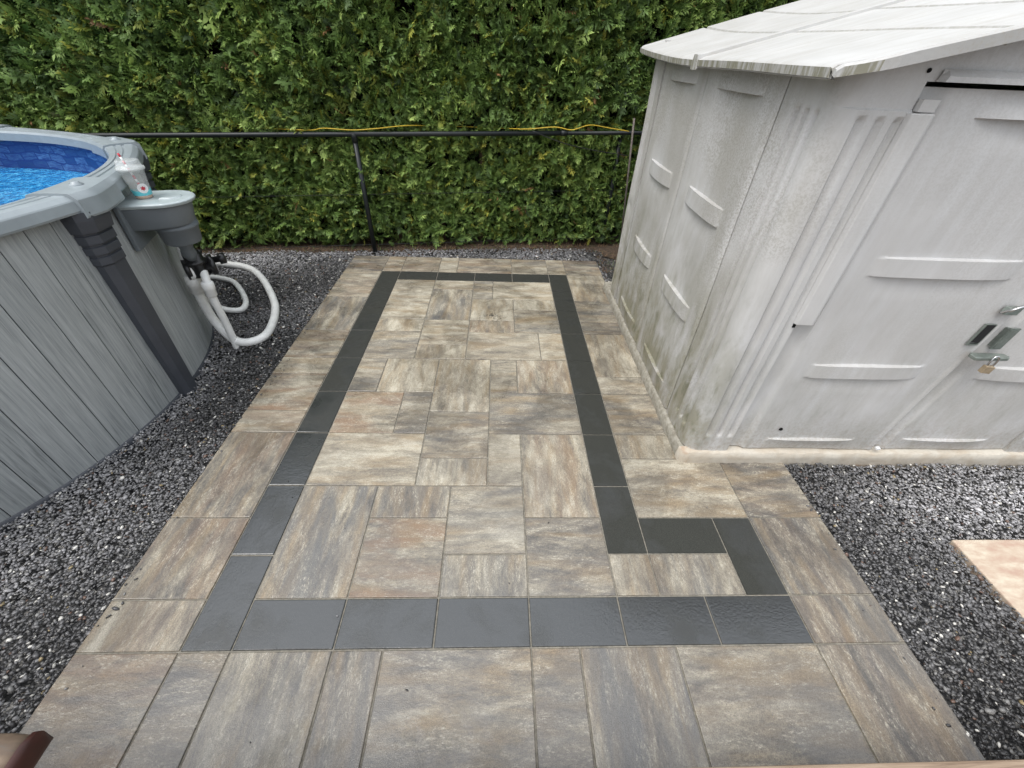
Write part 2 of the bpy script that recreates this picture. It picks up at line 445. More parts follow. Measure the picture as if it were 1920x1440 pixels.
s_ = NT('wood_stain'); P_ = s_.noise(s_.map(s_.coord(), (1.5, 22, 22)), 3, 5, .65, .3)
M['wood'] = s_.set(base=s_.ramp(P_, [(.3, (.13,.085,.055)), (.5, (.24,.17,.115)), (.7, (.33,.25,.18))]), rough=.6,
                   normal=s_.bump(P_, .3, .002))
s_ = NT('handrail_worn'); n_ = s_.noise(s_.map(s_.coord(), (3, 6, 3)), 3, 4, .6, 1.2)
M['rustic'] = s_.set(base=s_.ramp(n_, [(.36, (.10,.093,.08)), (.45, (.115,.08,.055)), (.55, (.15,.105,.07)), (.66, (.20,.145,.10))]), rough=.6)
M['maroon'] = simple('maroon_stain', (.045,.012,.008), .5, .4, var=.35, scale=20)
s_ = NT('white_membrane'); n_ = s_.noise(s_.pos(), 6, 5, .6, .5); n2_ = s_.noise(s_.pos(), 45, 4, .7)
b_ = s_.ramp(n_, [(.42, (.54,.50,.43)), (.60, (.46,.40,.32)), (.72, (.38,.27,.19))])
b_ = s_.mix(s_.ramp(n2_, [(.5, 0.0), (.7, .35)]), b_, (.33,.30,.25))
M['felt'] = s_.set(base=b_, rough=.75, normal=s_.bump(n_, .5, .01))
s_ = NT('pad_grey_edge'); n_ = s_.noise(s_.pos(), 26, 5, .7)
M['padgrey'] = s_.set(base=s_.ramp(n_, [(.35, (.20,.18,.14)), (.6, (.34,.32,.27))]), rough=.8, normal=s_.bump(n_, .6, .004))
s_ = NT('flagstone_pink'); n_ = s_.noise(s_.map(s_.pos(), (4, 9, 1)), 1.6, 6, .65, .1)
M['flag'] = s_.set(base=s_.ramp(n_, [(.36, (.42,.29,.22)), (.5, (.48,.38,.29)), (.64, (.58,.51,.40))]), rough=.6,
                   normal=s_.bump(s_.noise(s_.pos(), 120, 4, .7), .3, .002))
s_ = NT('needle_soil'); n_ = s_.noise(s_.pos(), 40, 5, .75, .4)
M['soil'] = s_.set(base=s_.ramp(n_, [(.35, (.025,.018,.012)), (.55, (.075,.050,.032)), (.72, (.16,.105,.065))]), rough=.9,
                   normal=s_.bump(n_, .9, .015))

# ------------------------------------------------------------------ ground
def hedge_y(x): return 21.55 + .105 * (x + 1)     # front face of the hedge, in modules

g = mk('ground', [(-150,-120,-.30),(170,-120,-.30),(170,200,-.30),(-150,200,-.30)], [(0,1,2,3)], M['gravel_bed'])
tag(g, 'dark gravel ground around the patio', None, None, 'structure')
nx = 60; V = []; F = []
for i in range(nx + 1):
    x = -30 + 65 * i / nx
    y0 = hedge_y(x) - .85 + .18 * math.sin(i * 1.7) + .12 * math.sin(i * .63)
    if x > 11.9: y0 -= 1.1 * min(1, (x - 11.9) / 1.0)
    V += [(x, y0, -.22), (x, y0 + .35, -.02), (x, y0 + 6, .05)]
for i in range(nx):
    for k in range(2): F.append((i*3+k, (i+1)*3+k, (i+1)*3+k+1, i*3+k+1))
tag(mk('soil', V, F, M['soil'], smooth=True), 'strip of brown needle-strewn soil under the hedge', None, None, 'structure')

# ------------------------------------------------------------------ patio
v, f = box_vf(-1.99, 14.99, -1.99, 4.9, -.30, -.03); Vb, Fb = list(v), list(f)
add_vf(Vb, Fb, *box_vf(-1.99, 11.99, 4.9, 19.99, -.30, -.03))
patio = tag(mk('patio', Vb, Fb, M['sand']), 'sand-jointed bed of the paved patio', None, None, 'structure')

def slab_mesh(a, b, name, mat):
    """a long (X) by b (Y) modules, centred, top at z=0, eased edges"""
    g = .016; e = .018; hx, hy = a / 2 - g, b / 2 - g
    V = []
    for z, o in ((-.28, 0), (-.020, 0), (-.006, .006), (0, e)):
        V += [(-hx+o, -hy+o, z), (hx-o, -hy+o, z), (hx-o, hy-o, z), (-hx+o, hy-o, z)]
    F = [(8+4, 9+4, 10+4, 11+4)] + [(0,3,2,1)]
    for r in range(3):
        for k in range(4):
            k2 = (k + 1) % 4; F.append((r*4+k, r*4+k2, r*4+4+k2, r*4+4+k))
    me = bpy.data.meshes.new(name); me.from_pydata([(x*U, y*U, z*U) for x, y, z in V], [], F); me.update()
    me.materials.append(mat); return me

SM = {}
def slab(x0, x1, y0, y1, tone='c', turn=None, border=False, wet=.3):
    w, h = x1 - x0, y1 - y0
    if turn is None: turn = h > w
    a, b = (h, w) if turn else (w, h)
    key = (a, b, border)
    if key not in SM: SM[key] = slab_mesh(a, b, 'border_slab' if border else 'slab', M['border'] if border else M['slab'])
    o = link(bpy.data.objects.new('border_slab' if border else 'slab', SM[key]))
    o.parent = patio
    o.location = ((x0+x1)/2*U, (y0+y1)/2*U, rnd.uniform(-.004, .004)*U)
    o.rotation_euler = (rnd.uniform(-.0012, .0012), rnd.uniform(-.0012, .0012), math.pi/2 * turn + math.pi * (rnd.random() < .5))
    if border: o.color = (wet, 0, 0, 1)
    else:
        T = {'c': (.555, .08, .10), 'l': (.605, .05, .03), 't': (.53, .45, .10), 'r': (.51, 1.0, .10), 'g': (.505, .10, .55),
             'b': (.50, .15, .95), 'd': (.415, .25, .25), 'k': (.43, .60, .15), 'n': (.455, .15, .50)}[tone]
        j = rnd.uniform(-.015, .015)
        o.color = (T[0] + j, T[1], T[2], 1)
    return o

T_, H_ = True, False
for a in [
    # front row
    (-2,0,-2,0,'k',H_),(0,1,-2,0,'n',H_),(1,3,-2,0,'g',T_),(3,4,-2,0,'n',T_),(4,7,-2,0,'g',H_),(7,8,-2,0,'n',H_),(8,10,-2,0,'b',T_),(10,13,-2,0,'g',H_),(13,15,-2,0,'d',T_),
    # left strip
    (-2,0,0,1,'t',T_),(-2,0,1,3,'k',T_),(-2,0,3,6,'k',T_),(-2,0,6,7,'t',H_),(-2,0,7,9,'r',H_),(-2,0,9,10,'c',H_),(-2,0,10,12,'t',H_),(-2,0,12,15,'g',T_),(-2,0,15,17,'t',H_),(-2,0,17,18,'c',H_),
    # far strip
    (-2,0,18,19,'k',H_),(-2,0,19,20,'n',H_),(0,1,18,20,'t',H_),(1,3,18,20,'t',H_),(3,4,18,20,'c',H_),(4,7,18,20,'t',H_),(7,9,18,20,'c',H_),(9,10,18,20,'c',H_),(10,12,18,20,'k',H_),
    # strip beside the shed
    (10,12,15,18,'c',T_),(10,12,13,15,'g',H_),(10,12,12,13,'n',H_),(10,12,9,12,'c',T_),(10,12,8,9,'c',H_),(10,12,6,8,'g',H_),(10,12,5,6,'c',T_),(10,13,3,5,'c',H_),(13,15,3,5,'d',H_),(13,15,1,3,'d',T_),(13,15,0,1,'d',T_),
    # inside the border
    (1,3,15,17,'c',H_),(3,5,16,17,'c',H_),(3,5,13,16,'g',T_),(5,6,15,17,'g',H_),(6,9,15,17,'l',H_),(1,3,13,15,'l',H_),(5,7,13,15,'l',T_),(7,9,14,15,'l',T_),(7,9,12,14,'g',H_),
    (1,3,12,13,'l',T_),(3,5,11,13,'c',H_),(5,7,12,13,'t',T_),(1,3,10,12,'g',H_),(3,5,10,11,'l',T_),(5,8,10,12,'c',H_),(8,9,10,12,'c',H_),
    (1,2,8,10,'g',H_),(2,4,8,10,'l',T_),(4,6,7,10,'c',T_),(6,7,8,10,'c',H_),(7,9,8,10,'t',T_),(1,3,6,8,'r',H_),(3,4,6,8,'g',H_),(6,9,6,8,'g',H_),(4,6,5,7,'g',H_),
    (1,4,4,6,'c',H_),(4,6,4,5,'g',T_),(6,7,4,6,'l',H_),(7,9,3,6,'t',T_),(1,3,1,4,'b',T_),(3,5,3,4,'n',T_),(3,5,1,3,'r',H_),(5,7,2,4,'g',H_),(5,7,1,2,'g',T_),(7,9,1,3,'g',H_),
    (9,10,1,2,'c',T_),(10,12,1,2,'g',T_)]:
    slab(*a)
for k in range(9):
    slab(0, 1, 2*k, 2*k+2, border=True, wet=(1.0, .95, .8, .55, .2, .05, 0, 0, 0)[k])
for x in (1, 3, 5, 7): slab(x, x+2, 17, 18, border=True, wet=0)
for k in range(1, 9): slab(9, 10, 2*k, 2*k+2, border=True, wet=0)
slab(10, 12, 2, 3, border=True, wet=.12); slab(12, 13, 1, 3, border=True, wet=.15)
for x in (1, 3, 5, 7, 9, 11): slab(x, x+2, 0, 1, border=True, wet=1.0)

fl = mk('stepping_slab', *box_vf(18.1, 22.5, -1.2, 2.35, -.28, .0), M['flag'], loc=(20, .6, -.2))
bevel(fl, .03); tag(fl, 'pinkish beige stepping slab lying in the gravel in front of the shed doors', 'paving slab')

# ------------------------------------------------------------------ gravel pebbles
def ico():
    t = (1 + 5 ** .5) / 2
    v = np.array([(-1,t,0),(1,t,0),(-1,-t,0),(1,-t,0),(0,-1,t),(0,1,t),(0,-1,-t),(0,1,-t),(t,0,-1),(t,0,1),(-t,0,-1),(-t,0,1)], float)
    v /= np.linalg.norm(v[0])
    f = np.array([(0,11,5),(0,5,1),(0,1,7),(0,7,10),(0,10,11),(1,5,9),(5,11,4),(11,10,2),(10,7,6),(7,1,8),(3,9,4),(3,4,2),(3,2,6),(3,6,8),(3,8,9),(4,9,5),(2,4,11),(6,2,10),(8,6,7),(9,8,1)])
    return v, f
R = np.random.RandomState(5)
def rot_mats(yaw, pitch, roll):
    cy_, sy_ = np.cos(yaw), np.sin(yaw); cp_, sp_ = np.cos(pitch), np.sin(pitch); cr, sr = np.cos(roll), np.sin(roll)
    Z = np.zeros_like(yaw); O = np.ones_like(yaw)
    Rz = np.stack([np.stack([cy_,-sy_,Z],1), np.stack([sy_,cy_,Z],1), np.stack([Z,Z,O],1)], 1)
    Rx = np.stack([np.stack([O,Z,Z],1), np.stack([Z,cp_,-sp_],1), np.stack([Z,sp_,cp_],1)], 1)
    Ry = np.stack([np.stack([cr,Z,sr],1), np.stack([Z,O,Z],1), np.stack([-sr,Z,cr],1)], 1)
    return Rz @ Rx @ Ry
def smooth_noise(x, y, seed, sc):
    r = np.random.RandomState(seed); s = np.zeros_like(x)
    for i in range(7):
        a = r.uniform(0, 2*np.pi); k = sc * r.uniform(.5, 2.2); ph = r.uniform(0, 6.28)
        s += np.sin((x*np.cos(a) + y*np.sin(a)) * k + ph) / (1 + .4*i)
    return s / 2.2
PCX, PCY, PR = -13.55, 7.6, 8.98
def pebbles(name, regions, label):
    v0, f0 = ico(); pts = []; siz = []
    for (x0, x1, y0, y1, dens, size, ok) in regions:
        n = int((x1-x0)*(y1-y0)*U*U*dens)
        x = R.uniform(x0, x1, n); y = R.uniform(y0, y1, n); m = ok(x, y)
        pts.append(np.stack([x[m], y[m]], 1)); siz.append(np.full(m.sum(), size))
    P = np.concatenate(pts); S = np.concatenate(siz); n = len(P)
    S = S * .98 * np.exp(R.normal(0, .26, n))
    sc = np.stack([S * R.uniform(.95, 1.5, n), S * R.uniform(.62, .95, n), S * R.uniform(.30, .58, n)], 1)
    Rm = rot_mats(R.uniform(0, 6.28, n), R.normal(0, .38, n), R.normal(0, .38, n))
    vv = v0[None] * (1 + R.uniform(-.16, .16, (n, 12, 1)))
    vv = np.einsum('nij,nkj->nki', Rm, vv * sc[:, None, :])
    z = -.055*U + R.uniform(-.012, .010, n) + .012*smooth_noise(P[:,0], P[:,1], 3, .9)
    onp = (P[:,0] > -1.96) & (P[:,0] < 14.97) & (P[:,1] < 19.98) & ~((P[:,0] > 11.98) & (P[:,1] > 4.9))
    z = np.where(onp, .0034, z)
    ctr = np.stack([P[:,0]*U, P[:,1]*U, z], 1)
    V = (vv + ctr[:, None, :]).reshape(-1, 3)
    F = (f0[None] + (np.arange(n) * 12)[:, None, None]).reshape(-1, 3)
    # colour of each stone: mostly near-black basalt, some grey, a few white and rust ones; paler where the bed has dried
    dry = np.clip(.5 + .9*smooth_noise(P[:,0], P[:,1], 11, .55), 0, 1)
    dry = np.maximum(dry * .6, 1.5*np.exp(-((P[:,0]+8.2)**2/12 + (P[:,1]-19.2)**2/5)))
    dry = np.maximum(dry, .95*1.3*np.exp(-((P[:,0]-20.5)**2/16 + (P[:,1]-3.5)**2/2.6)))
    wl = np.sqrt((P[:,0]-PCX)**2 + (P[:,1]-PCY)**2) - PR
    dry = np.maximum(dry, .75*np.exp(-(wl/.8)**2))
    c = R.uniform(0, 1, n); base = .026 + .075 * R.uniform(0, 1, n)**1.6
    base = base * (1 + 3.0 * dry) + .10 * dry
    col = np.stack([base*1.02, base, base*1.02], 1)
    m = c > .84; g_ = R.uniform(.11, .24, n); col[m] = np.stack([g_, g_*.98, g_*.95], 1)[m]
    m = (c > .945) & (c < .962); col[m] = np.array([.13,.08,.06])
    m = (c > .962) & (c < .967); col[m] = np.array([.28,.22,.12])
    m = c > .967; w_ = R.uniform(.38, .72, n); col[m] = np.stack([w_, w_*.97, w_*.90], 1)[m]
    o = np_mesh(name, V, F, M['pebble'], np.repeat(col, 20, 0), smooth=True)
    return tag(o, label, None, None, 'stuff')
def outpool(x, y): return (np.hypot(x-PCX, y-PCY) > PR + .02)
pebbles('gravel', [
    (-6.9, -1.97, -2.0, 8.5, 8000, .0072, outpool),
    (-9.5, -1.97, 8.5, 14.5, 6200, .0078, outpool),
    (-16, -1.97, 14.5, 20.6, 3600, .0095, lambda x, y: outpool(x, y) & (y < hedge_y(x) - .55)),
    (-1.97, 12.6, 20.0, 21.9, 3600, .0095, lambda x, y: y < hedge_y(x) - .62),
    (14.98, 23.2, -2.3, 4.85, 7800, .0072, lambda x, y: ~((x > 18.08) & (x < 22.5) & (y < 2.37))),
    (11.98, 12.3, 15.5, 19.9, 3500, .009, lambda x, y: x > 0),
    (-1.95, -1.6, -1.9, 19, 130, .0055, lambda x, y: x > -9), (14.6, 14.95, -1.9, 4.8, 160, .0055, lambda x, y: x > -9),
    (-1.5, 14.5, -1.9, 4.8, 3, .004, lambda x, y: x > -9),
], 'dark wet river pebbles with scattered white ones, filling the beds beside the patio')

# dark crumbs left on two slabs
n = 150; a_ = R.uniform(0, 6.28, n); q_ = R.normal(0, .30, n)
X = np.where(np.arange(n) < 150, 5.95 + q_ * np.cos(a_) * 1.5, 6.75 + q_ * np.cos(a_) * .9)
Y = np.where(np.arange(n) < 150, 13.45 + q_ * np.sin(a_) * .8, 7.25 + q_ * np.sin(a_) * .35)
v0_, f0_ = ico(); sz_ = R.uniform(.001, .0035, n)
V_ = v0_[None] * sz_[:, None, None] * np.array([1.3, 1, .5]) + np.stack([X*U, Y*U, sz_*.3 + .001], 1)[:, None, :]
o = np_mesh('crumbs', V_.reshape(-1, 3), (f0_[None] + (np.arange(n)*12)[:, None, None]).reshape(-1, 3), M['pebble'], np.full((n*20, 3), .045))
tag(o, 'dark crumbs of debris scattered on the far paving slabs', None, None, 'stuff')

# ------------------------------------------------------------------ hedge
def spray_proto(seed):
    """a flat fan of scale-leaf branchlets, length 1 along +Y, as triangles"""
    r = random.Random(seed); V = []; F = []
    def kite(p, d, l, w, bend):
        n = len(V); s = Vector((-d.y, d.x, 0)) * w
        m = p + d * l * .45
        V.extend([p, m + s + Vector((0, 0, -bend*.3)), p + d * l + Vector((0, 0, -bend)), m - s + Vector((0, 0, .02))])
        F.append((n, n+3, n+1)); F.append((n+1, n+3, n+2))
    p = Vector((0, 0, 0)); ang = r.uniform(-.15, .15); N = 5
    for i in range(N):
        d = Vector((math.sin(ang), math.cos(ang), 0)); z = -.10 * (i / N) ** 2
        for sgn in (-1, 1):
            a = ang + sgn * r.uniform(.55, .95); dd = Vector((math.sin(a), math.cos(a), 0))
            L = (.50 - .045 * i) * r.uniform(.75, 1.15)
            q = p + Vector((0, 0, z))
            kite(q, dd, L, .050, .10)
            for t, sg in ((.45, -sgn), (.7, sgn)):
                if r.random() < .5:
                    a2 = a + sg * r.uniform(.5, .8)
                    kite(q + dd * L * t, Vector((math.sin(a2), math.cos(a2), 0)), L * .46, .042, .05)
        kite(p + Vector((0, 0, z)), d, .26, .06, .04)
        p = p + d * .18; ang += r.uniform(-.1, .1)
    kite(p, Vector((math.sin(ang), math.cos(ang), 0)), .28, .05, .06)
    v = np.array([x[:] for x in V]); return v, np.array(F)

HN = [np.random.RandomState(90 + i) for i in range(3)]
def hedge_depth(x, z):
    return (.28 * smooth_noise(x, z, 21, .55) + .20 * smooth_noise(x, z, 22, 1.5) + .12 * smooth_noise(x, z, 23, 3.2))

def foliage(parent, name, x0, x1, z0, z1, n, size, fy, depth=(.05, 1.0), flip=None, seed=0, tone=1.0):
    rr = np.random.RandomState(seed + 500); protos = [spray_proto(i + seed) for i in range(5)]
    X = rr.uniform(x0, x1, n); Z = rr.uniform(z0, z1, n)
    D = rr.uniform(0, 1, n) ** 2.2 * (depth[1] - depth[0]) + depth[0]
    dn = hedge_depth(X, Z)
    Y = fy(X) + dn + D - .25
    # gaps: sprays are thinned out where a second noise is high, so the dark inside shows
    gap = smooth_noise(X, Z, 31, 1.9) + .7 * smooth_noise(X, Z, 32, 4.1)
    keep = (gap < 1.05) | (D > .75)
    keep &= rr.uniform(0, 1, n) > np.clip((gap - .55) * .9, 0, .8) * (D < .7)
    keep &= ~((((X > 14.6) & (Z < 7.4)) | ((X < -12.5) & (Z < 4.4))) & (rr.uniform(0, 1, n) < .8))
    keep &= ~((Z < .9) & (rr.uniform(0, 1, n) > (Z + .1) / 1.0))
    X, Y, Z, D, dn = X[keep], Y[keep], Z[keep], D[keep], dn[keep]; n = len(X)
    S = size * U * np.exp(rr.normal(0, .30, n))
    # growth direction: outward (-Y), up or drooping; fan plane turned at random
    az = rr.normal(0, .85, n); el = rr.normal(.12, .65, n)
    gx, gy, gz = np.sin(az)*np.cos(el), -np.cos(az)*np.cos(el), np.sin(el)
    G = np.stack([gx, gy, gz], 1)
    ref = np.stack([rr.normal(0, 1, n), rr.normal(0, .8, n), rr.normal(.6, 1, n)], 1)
    A = np.cross(ref, G); A /= np.linalg.norm(A, axis=1, keepdims=True); B = np.cross(A, G)
    B *= np.where(B[:, 2:3] < 0, -1, 1) * 1.0; A = np.cross(G, B)
    clump = smooth_noise(X, Z, 41, 1.3) * .5 + smooth_noise(X, Z, 42, 3.1) * .35
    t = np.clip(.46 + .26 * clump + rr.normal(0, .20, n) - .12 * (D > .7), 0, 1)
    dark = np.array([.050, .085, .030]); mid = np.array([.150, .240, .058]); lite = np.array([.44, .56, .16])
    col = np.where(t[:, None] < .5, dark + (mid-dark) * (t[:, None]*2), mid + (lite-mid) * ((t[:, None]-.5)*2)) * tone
    yel = rr.uniform(0, 1, n)
    m = yel < .10; col[m] = col[m] * np.array([1.35, 1.0, .7])
    deadp = .006 + .03 * (smooth_noise(X, Z, 51, 1.1) > 1.1)
    m = rr.uniform(0, 1, n) < deadp; col[m] = np.array([.34, .19, .085]) * rr.uniform(.6, 1.2, (m.sum(), 1))
    Vs = []; Fs = []; Cs = []; off = 0; which = rr.randint(0, len(protos), n)
    for k, (pv, pf) in enumerate(protos):
        i = np.where(which == k)[0]
        if not len(i): continue
        q = pv[None, :, 0:1] * A[i][:, None, :] + (pv[None, :, 1:2] - .35) * G[i][:, None, :] + pv[None, :, 2:3] * B[i][:, None, :]
        q = q * S[i][:, None, None] + np.stack([X[i]*U, Y[i]*U, Z[i]*U], 1)[:, None, :]
        Vs.append(q.reshape(-1, 3)); Fs.append((pf[None] + (np.arange(len(i)) * len(pv))[:, None, None]).reshape(-1, 3) + off)
        off += len(i) * len(pv)
        tipv = 1 + .35 * (pv[pf].mean(1)[:, 1] - .4)     # newer growth towards the tips
        Cs.append((col[i][:, None, :] * tipv[None, :, None]).reshape(-1, 3))
    V = np.concatenate(Vs)
    if flip is not None: V = flip(V)
    o = np_mesh(name, V - np.array(parent_world(parent))[None], np.concatenate(Fs), M['leaf'], np.clip(np.concatenate(Cs), 0, 1))
    o.parent = parent; o['kind'] = 'stuff'; return o

hedge = empty('cedar_hedge', (0, 22, 0), 'tall clipped green cedar hedge growing through the black fence behind the patio', 'hedge')
foliage(hedge, 'foliage', -18.5, 20, .15, 7.5, 22500, .44, hedge_y, seed=1)
foliage(hedge, 'foliage', -18.5, 20, 7.5, 13.2, 14000, .56, lambda x: hedge_y(x) - .05, seed=2)
foliage(hedge, 'foliage', -40, 44, 12.5, 19, 3200, 1.5, hedge_y, seed=3)
foliage(hedge, 'foliage', -40, -18, .2, 13, 1500, 1.5, hedge_y, seed=4)
foliage(hedge, 'foliage', 20, 44, .2, 13, 1500, 1.5, hedge_y, seed=5)
# near-black sheet behind the sprays: twig browns with the inner shade painted in
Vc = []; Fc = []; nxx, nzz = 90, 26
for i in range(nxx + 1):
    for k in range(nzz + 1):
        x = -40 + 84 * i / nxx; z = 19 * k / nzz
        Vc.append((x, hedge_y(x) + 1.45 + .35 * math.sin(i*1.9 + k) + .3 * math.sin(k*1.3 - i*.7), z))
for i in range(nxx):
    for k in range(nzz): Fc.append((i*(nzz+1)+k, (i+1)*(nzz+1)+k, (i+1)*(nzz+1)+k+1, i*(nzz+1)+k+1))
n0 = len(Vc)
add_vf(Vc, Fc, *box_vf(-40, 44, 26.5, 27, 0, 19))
s_ = NT('cedar_shaded_twigs'); n_ = s_.noise(s_.map(s_.pos(), (18, 18, 5)), 3, 5, .75, .5)
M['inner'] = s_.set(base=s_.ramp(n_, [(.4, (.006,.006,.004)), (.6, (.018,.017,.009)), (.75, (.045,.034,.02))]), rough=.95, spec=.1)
inner = mk('shaded_twig_sheet', Vc, Fc, M['inner'], hedge, loc=(0, 22, 0)); inner['kind'] = 'stuff'
for i in range(15):
    x = -17 + i * 2.5 + rnd.uniform(-.4, .4); y = hedge_y(x) + .95
    pts = [(x + rnd.uniform(-.1, .1) * k, y + rnd.uniform(-.1, .1), -.2 + 2.4 * k) for k in range(6)]
    mk('trunk', *tube_vf(pts, .15, 8, lambda j: .22 - .025 * j), M['bark'], hedge, True, loc=(0, 22, 0))

# dry needles and grass wisps along the foot of the hedge
n = 1500; X = R.uniform(-13, 14, n); Y = hedge_y(X) - .85 + R.uniform(0, 1, n)**1.5 * 1.0; extra = R.uniform(0, 1, n) < .12
X[extra] = R.uniform(12.05, 13.4, extra.sum()); Y[extra] = R.uniform(18.3, 21.5, extra.sum())
L = R.uniform(.08, .42, n); az = R.uniform(0, 6.28, n); el = np.abs(R.normal(0, .45, n))
d = np.stack([np.cos(az)*np.cos(el), np.sin(az)*np.cos(el), np.sin(el)], 1); sd = np.stack([-np.sin(az), np.cos(az), az*0], 1) * .016
p0 = np.stack([X, Y, R.uniform(0, .06, n)], 1)
Vn = np.stack([p0 - sd, p0 + sd, p0 + d * L[:, None] + [[0, 0, .01]]], 1).reshape(-1, 3) * U
cn = np.array([(.20,.12,.07)]) * R.uniform(.4, 1.5, (n, 1)); gm = R.uniform(0, 1, n) < .18; cn[gm] = np.array([.12,.17,.05])
o = np_mesh('needle_litter', Vn, np.arange(3*n).reshape(-1, 3), M['leaf'], cn)
tag(o, 'dry brown needles and grass wisps scattered along the foot of the hedge', None, None, 'stuff')

# ------------------------------------------------------------------ fence
def fpt(x, dz=0, dy=0): return (x, 20.75 + .1*(x+1.02) + dy, 5.92 + .0215*(x+1.02) + dz)
fence = empty('wire_fence', (-1.02, 20.75, 0), 'black round-rail wire fence half grown over by the hedge', 'fence')
fb = (-1.02, 20.75, 0)
mk('top_rail', *tube_vf([fpt(x) for x in (-24, -15, -6, 3, 9.6)], .115, 12), M['fence'], fence, True, loc=fb)
mk('top_rail', *tube_vf([fpt(x) for x in (9.6, 14, 24)], .095, 12), M['fence'], fence, True, loc=fb)
for x in (-15.2, -1.02, 12.9):
    y = fpt(x)[1] + (.75 if x > 5 else 0)
    p = mk('post', *tube_vf([(x, y, -.3), (x, y, 5.70 + .0215*(x+1))], .125, 12), M['fence'], fence, True, loc=fb)
    mk('post_cap', *lathe_vf([(.15, -.28), (.15, .0), (.13, .10), (.05, .16)], (x, y, 5.86 + .0215*(x+1)), 16), M['fence'], p, True, loc=fb)
mk('rail_sleeve', *tube_vf([fpt(9.45), fpt(9.75)], .135, 12), M['fence'], fence, True, loc=fb)
for z in (.35, 3.1):
    mk('tension_wire', *tube_vf([(x, 20.86 + .1*(x+1.02), z + .02*x) for x in (-24, 0, 24)], .012, 6), M['fence'], fence, True, loc=fb)
cab = mk('cable', *tube_vf(catmull([(7.9, 21.2, 6.28), (9.4, 21.25, 5.82), (11.0, 21.3, 5.52), (13.1, 21.4, 5.28)], 6), .022, 6), M['black'], None, True, loc=(9, 21.2, 0))
tag(cab, 'thin black cable slanting down from the fence rail towards the shed', 'cable')
yc = mk('cord', *tube_vf(catmull([(-5.9, 20.7, 6.05), (-3.2, 20.66, 6.04), (-2.4, 20.6, 6.15), (-1.0, 20.6, 6.12), (.2, 20.6, 6.22), (1.6, 21.3, 6.3),
        (3.5, 22.4, 6.2), (6.0, 22.4, 6.2), (7.6, 21.35, 6.33), (9.0, 21.05, 6.50), (9.9, 21.1, 6.40), (10.8, 21.2, 6.62), (11.8, 21.5, 6.5), (13, 21.7, 6.35)], 8), .024, 6), M['yellow'], None, True, loc=(0, 20.7, 6))
tag(yc, 'yellow cord strung loosely along the top of the black fence rail', 'cord')
st = mk('stake', *tube_vf([(13.9, 22.0, -.2), (13.45, 21.8, 4), (13.1, 21.55, 6.95)], .05, 8), M['greywood'], None, True, loc=(12.9, 21.8, 0))
tag(st, 'thin grey wooden stake standing against the hedge beside the shed', 'stake')

# ------------------------------------------------------------------ pool
pool = empty('swimming_pool', (PCX, PCY, 0), 'round above-ground pool with grey wood-look wall and grey resin top rails', 'pool')
PB = (PCX, PCY, 0)
def pc(r, a, z): return (PCX + r*math.cos(a), PCY + r*math.sin(a), z)
NP = 88; da = 2 * math.pi / NP
v = []; f = []
for k, (aa, rr_) in enumerate([(-.488, PR-.012), (-.478, PR), (-.25, PR+.004), (0, PR+.006), (.25, PR+.004), (.478, PR), (.488, PR-.012)]):
    for z in (-.3, 5.95): v.append((rr_*math.cos(aa*da), rr_*math.sin(aa*da), z))
for k in range(6): f.append((2*k, 2*k+2, 2*k+3, 2*k+1))
plank_me = None
for i in range(NP):
    if plank_me is None:
        o = mk('wall_plank', v, f, M['plank'], pool, False, loc=PB, local=True); plank_me = o.data
    else:
        o = link(bpy.data.objects.new('wall_plank', plank_me)); o.parent = pool
    o.rotation_euler = (0, 0, i * da)
bpy.ops  # (no operators are used on objects)
# dark wall behind the plank joints and the blue liner inside
nseg = 96; V = []; F = []
for i in range(nseg):
    a = 2*math.pi*i/nseg; V += [pc(PR-.03, a, -.3), pc(PR-.03, a, 6.0)]
for i in range(nseg): j = (i+1) % nseg; F.append((2*i, 2*j, 2*j+1, 2*i+1))
mk('wall_backing', V, F, M['upright'], pool, True, loc=PB)
V = []; F = []
for i in range(nseg + 1):
    a = 2*math.pi*i/nseg; V += [pc(PR-.35, a, 1), pc(PR-.35, a, 6.22)]
for i in range(nseg): F.append((2*i+1, 2*i+3, 2*i+2, 2*i))
lin = mk('liner', V, F, M['liner'], pool, True, loc=PB)
uv = lin.data.uv_layers.new(name='wall')
for poly in lin.data.polygons:
    for li in poly.loop_indices:
        vi = lin.data.loops[li].vertex_index
        uv.data[li].uv = ((vi // 2) / nseg * 2*math.pi*PR*U, (V[vi][2] - 1) * U)
V = [pc(PR-.35, 2*math.pi*i/nseg, 4.95) for i in range(nseg)]
w = mk('water', V, [tuple(range(nseg))], M['water'], loc=(PCX, PCY, 4.95))
tag(w, 'bright blue rippled pool water', None, None, 'structure')

